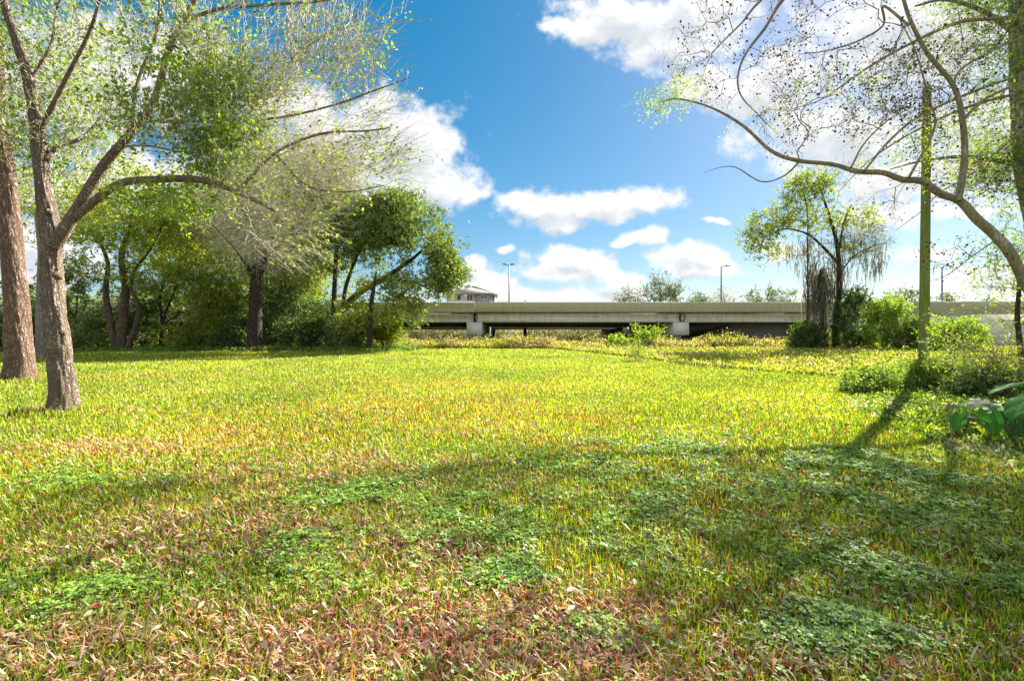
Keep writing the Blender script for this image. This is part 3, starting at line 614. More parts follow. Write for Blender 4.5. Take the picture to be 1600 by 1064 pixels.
yb = gy(65, 30)
leafy('pale_tree', 'pale barked tree standing behind the nearest forked trunk', B(65, 30), [([(66,yb,30),(64,480,30),(66,400,30),(60,320,30),(75,250,30)], [.42,.36,.3,.24,.15], .3, .5)],
      [(70,330,31,90,70,3,80),(100,290,32,90,60,3,60)], 41, M_bark_pale, M_twig_brown, M_leaf_yel, nlf=9, ls=.15)
yb = gy(190, 40)
leafy('multi_stemmed_tree', 'multi-stemmed tree with a yellow green crown at the lawn edge left', B(190, 40), [
    ([(188,yb,40),(192,500,40),(196,450,40),(190,400,40),(205,350,40),(215,300,40)], [.55,.42,.34,.28,.2,.1], .35, .3),
    ([(182,yb,40),(172,500,40),(165,455,39.8),(168,410,39.6),(150,370,39.5),(120,335,39.5)], [.38,.32,.28,.2,.14,.07], .35, .4),
    ([(196,yb,40),(212,510,39.8),(216,480,39.6),(205,450,39.5),(212,420,39.5),(235,390,39.5),(260,340,39)], [.3,.24,.2,.18,.14,.1,.06], .35, .4)],
    [(210,310,40,120,55,4,150),(130,330,40,70,45,3,60),(280,330,40,70,50,3,80),(200,370,39,110,35,3,60),(150,420,39,60,25,2.5,30),(300,390,39,45,40,2,40),(230,430,40,60,20,2,20)],
    42, M_bark_mid, M_twig_brown, M_leaf_yel, ntw=7, nlf=11, ls=.2, ltw=.7, spread=.6)
yb = gy(250, 43)
leafy('small_forked_tree', 'small dark V-forked tree right of the multi-stemmed one', B(250, 43), [
    ([(250,yb,43),(254,505,43),(250,470,43),(256,430,43),(250,380,43)], [.22,.19,.15,.11,.06], .35, .3),
    ([(253,512,43),(262,480,42.8),(275,450,42.6),(280,420,42.5),(295,380,42.5)], [.14,.12,.1,.08,.05], .35, .3),
    ([(256,506,43),(285,488,42.5),(320,480,42),(345,460,42)], [.08,.06,.05,.03], .35)],
    [(260,400,43,60,50,3,120),(310,420,42.5,50,45,3,120),(330,460,42.5,35,35,2,70),(240,450,43,50,30,2,50)], 43, M_bark_dark, M_twig_brown, M_leaf_yel, nlf=11, ls=.19)
yb = gy(397, 40)
leafy('broken_topped_tree', 'thick dark trunk with a broken stubby top and thin pinkish twigs above', B(397, 40), [
    ([(397,yb,40),(399,500,40),(400,460,40),(402,430,40),(400,416,40)], [.72,.6,.56,.55,.42], .3, .6),
    ([(402,438,40),(415,405,40),(405,370,40),(380,330,40),(360,290,40)], [.26,.2,.15,.1,.05], .35),
    ([(398,430,40),(389,424,39.8),(386,415,39.7),(389,412,39.7)], [.24,.24,.22,.12], .2),
    ([(408,410,40),(440,380,40),(470,340,40),(500,300,40)], [.16,.12,.09,.05], .35),
    ([(396,434,40),(375,400,40),(350,370,40),(330,350,40)], [.12,.09,.06,.04], .35)],
    [(400,320,40,80,70,4,190),(470,300,40,80,60,4,170),(350,340,40,45,60,3,80),(500,260,40,60,45,3,110),(440,380,39.5,70,35,2.5,90)], 44, M_bark_dark, M_twig_pink, M_leaf_yel, ntw=16, ltw=1.3, nlf=1.5, ls=.15, tr=.012, tip=.016, droop=.5, up=-.2, spread=.8)
yb = gy(522, 42)
leafy('leaning_oak', 'dark leaning oak with a broad grey green crown reaching over the bridge', B(522, 42), [
    ([(515,yb,42),(528,510,42),(538,485,42),(556,462,41.8),(585,443,41.5),(615,425,41.2),(650,400,41),(680,370,41)], [.4,.34,.32,.3,.24,.2,.13,.07], .4, .25),
    ([(535,488,42),(540,450,42),(550,420,42),(570,370,42),(590,330,42)], [.2,.18,.15,.1,.06], .4),
    ([(520,yb,43),(522,480,43),(524,430,43),(528,380,43),(545,330,43)], [.3,.26,.23,.16,.07], .4, .3),
    ([(560,460,41.8),(600,440,41.6),(640,440,41.2),(670,452,41),(690,470,41)], [.12,.1,.08,.06,.03], .4)],
    [(560,350,42,80,48,4,170),(620,345,41.5,74,42,3.5,150),(655,385,41,70,52,3.5,160),(688,425,41,44,36,2.5,100),(640,450,41,50,30,2.5,60),(655,485,41,26,24,2,28),(600,400,41.5,60,36,3,50),(510,380,42.5,55,55,3,70),(500,330,42.5,50,40,3,55),(615,322,42,60,18,3,40)],
    45, M_bark_dark, M_twig_brown, M_leaf_oak, ntw=7, nlf=12, ls=.2, ltw=.6, step=.6, spread=.6)
yb = gy(578, 39)
leafy('slender_tree', 'slender dark straight trunk with yellow green leaves before the bridge end', B(578, 39), [
    ([(578,yb,39),(578,510,39),(580,480,39),(583,455,39),(588,425,39)], [.26,.22,.2,.17,.08], .3, .5)],
    [(585,450,39,34,30,1.6,60),(600,480,39.3,26,30,1.4,50),(560,490,39.5,28,25,1.4,40)], 46, M_bark_dark, M_twig_brown, M_leaf_yel, nlf=12, ls=.17, ltw=.7)

yb = gy(462, 47)
leafy('background_tree', 'yellow green tree standing behind the bare twigs of the broken topped trunk', B(462, 47), [([(462,yb,47),(460,490,47),(464,440,47),(455,390,47)], [.3,.24,.18,.08], .4, .3), ([(461,480,47),(480,440,47),(500,400,47)], [.12,.09,.05], .4)],
      [(460,395,47,75,58,3.5,220),(430,440,47,55,34,3,90),(495,440,47,55,40,3,110),(475,340,47,65,36,3,110)], 47, M_bark_mid, M_twig_brown, M_leaf_yel, ntw=6, nlf=10, ls=.22, ltw=.7, spread=.6)
yb = gy(345, 50)
leafy('background_tree', 'light green tree seen between the multi-stemmed tree and the broken topped trunk', B(345, 50), [([(345,yb,50),(343,490,50),(347,440,50),(340,400,50)], [.28,.22,.16,.07], .4, .3)],
      [(340,420,50,50,40,3.5,110),(320,370,50,55,40,3,80),(370,450,50,40,30,3,50)], 48, M_bark_mid, M_twig_brown, M_leaf_oak, ntw=6, nlf=9, ls=.24, ltw=.8, spread=.6)

# shrubs of the left hedge line: px, Y, half width px, top py, seed, material, label
SH = [(18,40,46,470,'dark',"dark green shrub at the left edge between the two nearest trunks"),
      (112,44,60,400,'dark',"tall dark evergreen shrub right behind the nearest forked trunk"),
      (150,41,34,490,'oak',"low shrub just left of the multi-stemmed tree"),
      (228,45,50,440,'dark',"dark shrub between the multi-stemmed and the small forked tree"),
      (305,42,42,488,'yel',"yellow green low bush right of the small forked tree"),
      (352,45,44,440,'oak',"tall grey green bush left of the broken topped trunk"),
      (365,41.5,36,500,'dark',"low dark bush at the foot of the broken topped trunk"),
      (440,43,44,450,'dark',"dense dark bush right of the broken topped trunk"),
      (480,41,42,475,'dark',"rounded dark green bush in front of the leaning oak"),
      (545,41,36,485,'oak',"bush between the leaning oak and the slender trunk"),
      (600,41.5,26,495,'yel',"yellow leaved bush beside the slender trunk at the bridge end")]
mats = {'dark': M_leaf_dark, 'oak': M_leaf_oak, 'yel': M_leaf_yel, 'bright': M_leaf_bright}
def shrub(px, Y, hw, top, mk, label, seed, n=170, ls=.17, nlf=10, ntw=6, ltw=.5, group='shrubs of the left tree line', name='shrub', step=.4, br=1.0):
    n = int(n*.6)
    yb = gy(px, Y); b = B(px, Y); cy = (yb+top)/2; limbs = []
    gg = np.random.default_rng(seed)
    for k in range(4):
        dx = gg.uniform(-.5, .5)*hw
        limbs.append(([(px+dx*.12, yb+2, Y), (px+dx*.5, yb-(yb-top)*.35, Y+gg.uniform(-.4,.4)), (px+dx, yb-(yb-top)*.7, Y+gg.uniform(-.6,.6))], [.07*br, .05*br, .02*br], .3))
    m = hw/F*Y
    return leafy(name, label, b, limbs, [(px, cy, Y, hw, (yb-top)*.52, m*.7, n), (px-hw*.3, yb-(yb-top)*.3, Y-.4, hw*.7, (yb-top)*.3, m*.5, n//3), (px+hw*.2, top+(yb-top)*.25, Y, hw*.6, (yb-top)*.25, m*.5, n//3)],
                 seed, M_bark_dark, M_twig_brown, mats[mk], ntw=ntw, nlf=nlf, ls=ls, ltw=ltw, step=step, maxr=.05*br, group=group, cs=.55/max(br**2, .2), tr=.007*br, cat='shrub', sides=6)
for i, (px, Y, hw, top, mk, lab) in enumerate(SH): shrub(px, Y, hw, top, mk, lab, 60+i)

# far-off woodland behind the left tree line, one mass
def wood():
    g = np.random.default_rng(77); n = 30000; X = g.uniform(-95, -15, n); Y = g.uniform(52, 66, n); top = 4.5+4.5*fbm(X*.12, Y*.1, 3)
    top = top*np.where(X > -22, .55, 1); Z = .5+g.random(n)**.8*top; Pn = np.stack([X, Y, Z], 1); V, q = leaves_geo(Pn, rdir(n, g), .5, .28, g)
    o = mesh_obj('woodland', V, q, None, M_leaf_dark, attrs={'rnd': np.repeat(g.random(n), 4)}); tag(o, 'dark far-off woodland seen between the left trunks', 'woodland', kind='stuff')
wood()

# ------------------------------------------------------------------ right side trees
Ym = 42; yb = gy(1300, Ym)
T = Tree('moss_draped_tree', 'tall tree draped with grey hanging moss before the right end of the bridge', B(1300, Ym), 51)
T.limb(PL([(1306,yb,Ym),(1308,490,Ym),(1312,450,Ym),(1310,400,Ym),(1303,360,Ym),(1290,320,Ym),(1280,290,Ym)]), [.42,.34,.28,.22,.17,.12,.06], .35, 12, lower=.3)
T.limb(PL([(1290,yb,Ym-.3),(1286,490,Ym-.3),(1280,450,Ym-.3),(1284,420,Ym-.3)]), [.3,.26,.22,.15], .35, 10, lower=.5)
T.limb(PL([(1308,410,Ym),(1285,385,Ym),(1260,365,Ym),(1225,358,Ym),(1190,372,Ym)]), [.16,.13,.1,.07,.04], .35, 8)
T.limb(PL([(1310,400,Ym),(1318,350,Ym),(1330,320,Ym)]), [.12,.09,.05], .35, 8)
T.limb(PL([(1310,430,Ym),(1335,400,Ym),(1365,385,Ym),(1385,380,Ym)]), [.1,.07,.05,.03], .35, 8)
T.limb(PL([(1262,yb-30,Ym),(1262,400,Ym),(1262,340,Ym),(1258,310,Ym)]), [.09,.08,.06,.04], .35, 8)
g = T.g
A1 = np.vstack([blob(g,1270,290,Ym,38,17,1.8,75), blob(g,1255,318,Ym,42,14,2,40), blob(g,1215,348,Ym,45,16,2,60), blob(g,1185,375,Ym,28,15,1.5,36), blob(g,1330,345,Ym,42,22,2,40), blob(g,1270,350,Ym,50,18,2,26), blob(g,1205,395,Ym,35,14,1.5,20)])
A2 = np.vstack([blob(g,1350,385,Ym,45,35,2,90), blob(g,1290,390,Ym,60,30,2,70)])
T.fill(np.vstack([A1, A2]), .5, .2)
t1, l1 = T.twig_leaves(A1, 5, .7, 8, .19, .5, spread=.5); t2, l2 = T.twig_leaves(A2, 7, .9, 1.6, .15, .5, droop=.5, tr=.009)
T.branches(.012, 2.3, M_bark_dark, twig=(np.vstack([t1[0], t2[0]]), np.vstack([t1[1], t2[1]+len(t1[0])])), maxr=.1); T.finish(M_bark_dark); crown(T, [l1, l2], M_leaf_moss)
def moss(T, A, n, lmin, lmax, w, k=5, mat=M_spanish, name='hanging_moss'):
    g = T.g; i = g.integers(0, len(A), n); S = A[i]+g.normal(size=(n, 3))*.25; L = lmin+(lmax-lmin)*g.random(n)**2; az = g.random(n)*3.14
    s_ = np.stack([np.cos(az), np.sin(az), 0*az], 1); rows = []; cur = S.copy()
    for j in range(k):
        f = j/(k-1); ww = w*(1-f*.75)*(.6+.8*g.random((n, 1))); rows += [cur-s_*ww, cur+s_*ww]; cur = cur+np.stack([g.normal(size=n)*.05, g.normal(size=n)*.05, -L/(k-1)], 1)
    V = np.stack(rows, 1).reshape(-1, 3); b = np.arange(n)[:, None]*2*k; q = np.vstack([b+np.array([[2*j, 2*j+1, 2*j+3, 2*j+2]]) for j in range(k-1)])
    return mesh_obj(name, V, q, None, mat, T.root, attrs={'rnd': np.repeat(g.random(n), 2*k)})
AM = np.vstack([blob(g,1282,445,Ym-.4,22,30,1.2,60), blob(g,1280,415,Ym,35,22,1.5,45), blob(g,1310,430,Ym,45,30,1.5,40), blob(g,1350,400,Ym,35,25,1.5,30), blob(g,1250,385,Ym,30,15,1.5,20), blob(g,1330,370,Ym,40,15,1.5,18), blob(g,1275,470,Ym-.6,20,25,1,60)])
AM = np.vstack([AM, blob(g,1283,450,Ym-.4,18,34,.9,90)]); moss(T, AM, 1900, .4, 2.4, .03)

RS = [(1262,41.5,26,505,'dark',"low dark green bush left of the moss draped trunk"),
      (1335,41,32,455,'dark',"dark bush against the right side of the moss draped tree"),
      (1385,40,36,466,'bright',"yellow green rounded bush left of the utility pole"),
      (1425,39,26,480,'oak',"small grey green bush right behind the utility pole"),
      (1490,36,44,503,'bright',"wide low green bush below the bridge wall right of the pole")]
mats['near'] = M_leaf_near
for i, (px, Y, hw, top, mk, lab) in enumerate([(1375,13.6,62,578,'near','low spreading leafy shrub on the lawn edge left of the pole foot'), (1462,13.2,58,566,'near','leafy green mound of shrub hiding the foot of the pole'),
        (1545,11.5,60,578,'dark','dark green low shrub behind the elephant ear plant'), (1590,8.6,50,650,'dark','low dark shrub in front of the elephant ear plant at the right edge')]):
    shrub(px, Y, hw, top, mk, lab, 190+i, n=230, ls=.065, nlf=9, ntw=5, ltw=.22, group='low shrubs round the pole and the big leaved plant', step=.2, br=.45)
for i, (px, Y, hw, top, mk, lab) in enumerate(RS): shrub(px, Y, hw, top, mk, lab, 90+i, n=150, ls=.16, group='shrubs before the right end of the bridge')

# pod tree: canopy over the right
Yp = 12.0
def L_(seq, Y): return [P(a, b, (c if c else Y)) for (a, b, c) in seq]
b = np.array((14.6, 12.2, gz(14.6, 12.2)))
T = Tree('pod_tree', 'arching smooth barked tree full of small dark pods at upper right', b, 71)
T.limb([b-(0, 0, .2), b+(-.1, 0, 1.0)]+PL([(1640,505,12.1),(1602,442,12),(1580,398,11.9),(1553,366,12.05),(1526,342,12),(1500,314,12.1),(1470,303,11.9),(1440,283,12),(1410,281,12.1),(1380,270,12.1),(1340,268,12.2),(1300,257,12.2),(1245,251,12.4),(1205,236,12.5),(1160,196,12.6),(1110,168,12.7),(1060,155,12.8),(1030,160,12.8)]), [.27,.235,.19,.178,.165,.155,.145,.132,.12,.108,.095,.087,.08,.062,.06,.05,.04,.028,.02,.012], .12, 20, .09, lower=.2)
T.limb(PL([(1250,252,12.4),(1225,275,12.3),(1190,284,12.2),(1150,262,12.2),(1125,262,12.2),(1100,270,12.2)]), [.03,.024,.02,.015,.01,.006], .12, 6, .03)
T.limb(PL([(1497,314,12),(1507,250,12),(1504,190,12),(1490,135,11.9),(1450,85,11.8),(1425,38,11.7),(1412,0,11.6),(1395,-70,11.5)]), [.11,.1,.09,.075,.065,.055,.05,.04], .12, 12, .05)
T.limb(PL([(1504,188,12),(1540,155,12.2),(1600,128,12.5),(1680,100,13)]), [.06,.05,.045,.04], .12, 10, .05)
T.limb(PL([(1490,140,11.9),(1500,110,12),(1560,75,12.3),(1640,40,12.5)]), [.04,.035,.03,.025], .12, 8, .04)
T.limb(PL([(1700,-60,13),(1600,20,13.2),(1500,35,13.4),(1420,70,13.6),(1350,110,13.8),(1285,155,14),(1240,170,14.1)]), [.1,.08,.065,.05,.035,.02,.01], .15, 8, .04)
T.limb(PL([(1720,120,13),(1620,140,13),(1520,165,13.2),(1430,205,13.4),(1360,250,13.5),(1310,300,13.5)]), [.08,.07,.05,.035,.02,.01], .15, 8, .04)
T.limb(PL([(1450,-120,13),(1330,-50,13),(1235,-10,13),(1195,45,13),(1165,85,13),(1153,120,13),(1158,150,13),(1185,180,13),(1215,210,13)]), [.1,.07,.055,.045,.035,.028,.022,.014,.007], .12, 8, .04)
T.limb(PL([(1330,-50,13),(1240,-40,12.8),(1185,5,12.8),(1160,35,12.8),(1130,65,12.8),(1100,95,12.8)]), [.05,.04,.035,.028,.018,.008], .12, 8, .04)
T.limb(PL([(1420,40,11.7),(1380,10,12.5),(1380,40,13),(1340,65,13),(1290,80,13.2),(1250,85,13.2)]), [.045,.04,.035,.028,.018,.008], .12, 8, .04)
T.limb(PL([(1420,278,12),(1460,200,12.3),(1450,150,12.6),(1430,80,12.9),(1400,20,13)]), [.045,.038,.03,.022,.015], .12, 8, .04)
T.limb(PL([(1350,268,12.1),(1390,220,12.8),(1440,180,13.2),(1530,140,13.5),(1620,110,13.6)]), [.035,.04,.045,.05,.06], .12, 8, .04)
T.limb(PL([(1600,200,13),(1520,270,13),(1470,300,13),(1440,330,13.2),(1400,360,13.2)]), [.04,.03,.022,.014,.008], .12, 8, .04)
T.limb(PL([(1560,372,12),(1520,400,12.2),(1480,430,12.4),(1450,440,12.5)]), [.025,.018,.012,.007], .12, 6, .04)
T.limb(PL([(1330,262,12.1),(1350,225,12.5),(1385,190,12.8),(1420,170,13)]), [.03,.025,.02,.012], .12, 6, .04)
g = T.g
A1 = np.vstack([blob(g,1140,60,13,105,95,1.6,260), blob(g,1250,60,13,110,90,2,220), blob(g,1330,120,13.2,130,90,2,320), blob(g,1440,130,13.4,110,90,1.6,260), blob(g,1530,230,13.2,80,90,1.4,160), blob(g,1280,190,13,110,60,1.6,170), blob(g,1400,210,12.8,110,70,1.6,200), blob(g,1480,80,13,120,90,2,190), blob(g,1520,260,12.6,90,70,1.4,120), blob(g,1380,320,12.8,90,40,1.2,60), blob(g,1500,400,12.4,60,40,1,45), blob(g,1330,-40,12.8,220,60,2,160),
                clump(np.vstack([blob(g,1450,-130,11,300,110,2.5,160), blob(g,1700,-60,11,140,160,2.5,60)]), .5, .52, 7.)])
A1 = clump(A1[g.permutation(len(A1))], .9, .45, 2.)[:2000]; T.fill(A1, .22, .22, .16, .4, .05)
tw, _ = T.twig_leaves(A1, 2, .34, 0, .05, tr=.0042, droop=.5, up=-.2, spread=.2)
T.branches(.0062, 2.3, M_bark_smooth, twig=tw, maxr=.04); T.finish(M_bark_smooth)
# pods
def pods(T, A, n, mat):
    g = T.g; i = g.integers(0, len(A), n); c = A[i]+g.normal(size=(n, 3))*.13-(0, 0, .05); s = .024+.016*g.random(n)
    u = rdir(n, g); v = unit(np.cross(u, rdir(n, g))); w = np.cross(u, v); V = []
    for k in range(6):
        th = k*math.pi/3; V.append(c+(u*math.cos(th)+v*math.sin(th)*.75)*s[:, None])
    V += [c+w*s[:, None]*.35, c-w*s[:, None]*.35]; V = np.stack(V, 1).reshape(-1, 3); b = np.arange(n)[:, None]*8; t = []
    for k in range(6):
        j = (k+1) % 6; t += [b+np.array([[k, j, 6]]), b+np.array([[j, k, 7]])]
    o = mesh_obj('pod', V, None, np.vstack(t), mat, T.root); o['kind'] = 'stuff'; return o
pods(T, A1, 3600, M_pod)
AL = np.vstack([blob(g,1070,138,12.8,35,18,.6,34), blob(g,1022,165,12.8,22,9,.4,22), blob(g,1060,165,12.8,40,14,.5,14), blob(g,1290,150,13,60,25,1,18), blob(g,1180,190,12.7,60,20,.8,10), blob(g,1400,230,12.8,80,60,1,30), blob(g,1480,240,12.5,80,60,1,70), blob(g,1540,70,12.6,60,70,1.2,60), blob(g,1520,180,12.6,60,60,1.2,50), blob(g,1400,130,13,60,40,1,20)])
_, lf = T.twig_leaves(AL, 4, .26, 9, .055, .3, spread=.5, tr=.002); crown(T, [lf], M_leaf_yel)

# large lichen trunk at far right
Yt = 15; bx = np.array(((1648-CX)/F*Yt, Yt, 0)); bx[2] = gz(bx[0], bx[1])
T = Tree('lichened_tree', 'thick grey lichened trunk at the right edge with dark foliage', bx, 72)
T.limb([bx-(0, 0, .2)]+PL([(1638,480,Yt),(1622,350,Yt),(1602,250,Yt),(1597,150,Yt),(1592,60,Yt),(1590,-60,Yt),(1600,-200,Yt)]), [.6,.52,.45,.42,.4,.34,.28,.18], .15, 26, .08, lower=.3)
T.limb(PL([(1600,260,Yt),(1550,250,Yt),(1500,245,Yt+.3),(1440,252,Yt+.5),(1390,265,Yt+.8)]), [.12,.1,.08,.05,.02], .15, 8, .05)
T.limb(PL([(1595,60,Yt),(1540,20,Yt),(1480,0,Yt),(1430,10,Yt)]), [.12,.09,.07,.04], .15, 8, .05)
g = T.g
A = np.vstack([blob(g,1555,262,Yt,48,38,.9,110), blob(g,1590,400,Yt+1,35,60,.9,60), blob(g,1570,30,Yt,90,70,1.8,110), blob(g,1560,-40,19,95,50,2.2,260), blob(g,1570,130,Yt,50,60,1,40),
               clump(np.vstack([blob(g,1600,-80,13,200,100,3,170), blob(g,1700,60,12,120,200,3,120), blob(g,1850,-150,11,200,240,3,160), blob(g,1700,-350,11,260,160,3,60)]), .5, .54, 4.)])
T.fill(A, .4, .2); tw, lf = T.twig_leaves(A, 5, .6, 7, .085, .5, spread=.5)
T.branches(.006, 2.3, M_bark_mid, twig=tw, maxr=.1); T.finish(M_bark_lichen); crown(T, [lf], M_leaf_near)

# bushes at the right edge
def wispy(name, label, px, Y, seed, stems, leafm, nlf, ls, cat='shrub', twm=M_twig_brown, ntw=3, r=.014, topspread=1.0):
    b = B(px, Y); T = Tree(name, label, b, seed, None, cat); g = T.g; tips = []
    for (dx, h, bend) in stems:
        p0 = b+(g.uniform(-.15, .15), g.uniform(-.15, .15), 0); p2 = b+np.array((dx, g.uniform(-.5, .5), h)); pm = (p0+p2)/2+np.array((-dx*.25, 0, h*.18+bend))
        T.limb([p0, pm, p2], [r, r*.7, r*.3], .12, 5, .03)
        for f in np.linspace(.25, 1, 9):
            tips.append((1-f)**2*p0+2*f*(1-f)*pm+f*f*p2)
    A = np.array(tips)+g.normal(size=(len(tips), 3))*.12
    A2 = np.vstack([A, A+g.normal(size=A.shape)*.3]); T.fill(A2, .15, .1)
    tw, lf = T.twig_leaves(A2, ntw, .25, nlf, ls, .4, up=0, spread=.4, tr=.003)
    T.branches(.003, 2.3, twm, twig=tw, maxr=.01); T.finish(twm); crown(T, [lf], leafm); return T
g = np.random.default_rng(5)
wispy('wispy_shrub', 'straggly shrub of thin arching stems with yellowing leaves at the right edge', 1560, 12, 81, [(g.uniform(-1.7, 1.0), g.uniform(.7, 1.7), g.uniform(-.1, .2)) for _ in range(26)], M_leaf_moss, 2.2, .06)
wispy('feathery_bush', 'feathery lime green bush just right of the utility pole', 1492, 14.5, 82, [(g.uniform(-1.3, 1.2), g.uniform(1.2, 2.3), g.uniform(-.1, .2)) for _ in range(9)], M_leaf_bright, 4, .06)
T = leafy('roadside_tree', 'loose yellow green young tree behind the straggly shrub at right edge', B(1590, 20), [([(1600,gy(1600,20),20),(1590,500,20),(1592,440,20),(1580,380,20)], [.16,.13,.1,.05], .3, .3)],
      [(1570,430,20,50,60,1.6,200),(1555,380,20,45,35,1.2,90),(1600,500,20,50,40,1.4,110),(1520,470,20,30,30,1.2,40),(1600,330,20,35,50,1.2,90)], 83, M_bark_dark, M_twig_brown, M_leaf_moss, ntw=4, ltw=.5, nlf=6, ls=.1, step=.35, maxr=.05)

# small single plants on the rough ground
wispy('fern_leaved_plant', 'bright yellow green plant with spreading fronds before the second bridge pier', 1012, 46, 84, [(g.uniform(-1.7, 1.7), g.uniform(.9, 2.3), .1) for _ in range(8)], M_leaf_bright, 3.5, .2, 'plant', r=.03)
wispy('sapling', 'small green sapling standing alone on the lawn edge in the middle', 996, 27, 85, [(g.uniform(-.3, .3), g.uniform(.5, 1.1), .0) for _ in range(5)], M_leaf_bright, 2.5, .08, 'plant')
wispy('yellow_sapling', 'thin yellow green weed clump left of the fern leaved plant before the bridge', 965, 46, 86, [(g.uniform(-1.2, 1.2), g.uniform(.6, 1.4), .0) for _ in range(7)], M_leaf_bright, 4, .2, 'plant', r=.02)
wispy('pole_vine_bush', 'leafy green weed clump growing against the pole foot', 1415, 15, 87, [(g.uniform(-.9, .9), g.uniform(.3, .75), .0) for _ in range(18)], M_leaf_near, 9, .07, 'plant')

# ------------------------------------------------------------------ utility pole
def pole():
    b = B(1443, 16); t = thing('utility_pole', 'bare round wooden utility pole, green with algae, on the right', 'utility pole', b)
    m, nt_ = newmat('pole_wood'); tcn = N(nt_, 'ShaderNodeTexCoord'); ob = tcn.outputs['Object']
    c = ramp(nt_, noise(nt_, ob, 9, 6, .7, (1, 1, .1)), [(.3, (.11, .13, .03)), (.55, (.2, .24, .045)), (.75, (.3, .33, .09))])
    c2 = ramp(nt_, noise(nt_, ob, 22, 5, .7, (1, 1, .06)), [(.3, (.1, .08, .05)), (.7, (.27, .22, .15))])
    sp = N(nt_, 'ShaderNodeSeparateXYZ'); nt_.links.new(ob, sp.inputs[0]); r_ = N(nt_, 'ShaderNodeMapRange', interpolation_type='SMOOTHSTEP')
    nt_.links.new(math_(nt_, 'ADD', sp.outputs[2], math_(nt_, 'MULTIPLY', noise(nt_, ob, 3, 4), 1.4)), r_.inputs[0]); r_.inputs[1].default_value = 1.7; r_.inputs[2].default_value = 3.2
    mx_ = N(nt_, 'ShaderNodeMix', data_type='RGBA'); nt_.links.new(r_.outputs[0], mx_.inputs[0]); nt_.links.new(c2, mx_.inputs[6]); nt_.links.new(c, mx_.inputs[7])
    bp = N(nt_, 'ShaderNodeBump'); bp.inputs['Distance'].default_value = .015; bp.inputs['Strength'].default_value = .7; nt_.links.new(noise(nt_, ob, 30, 5, .7, (1, 1, .05)), bp.inputs['Height'])
    p = N(nt_, 'ShaderNodeBsdfPrincipled'); p.inputs['Roughness'].default_value = .9; nt_.links.new(mx_.outputs[2], p.inputs['Base Color']); nt_.links.new(bp.outputs[0], p.inputs['Normal'])
    o = N(nt_, 'ShaderNodeOutputMaterial'); nt_.links.new(p.outputs[0], o.inputs[0])
    mb = MB(); z = np.linspace(-.3, 9.87, 60); mb.tube([b+(.004*k*0+.012*zz, 0, zz) for k, zz in enumerate(z)], .148-.003*z, 24, .02, 3); mb.build('shaft', m, t, smooth=True)
    mb = MB(); zb = CAMH+(HZ-534)/F*16-b[2]; mb.tube([b+(.012*zb, 0, zb-.03), b+(.012*zb, 0, zb+.03)], .152, 24); mb.build('metal_band', plain('band_white', (.7, .7, .68), .4, .1), t)
pole()

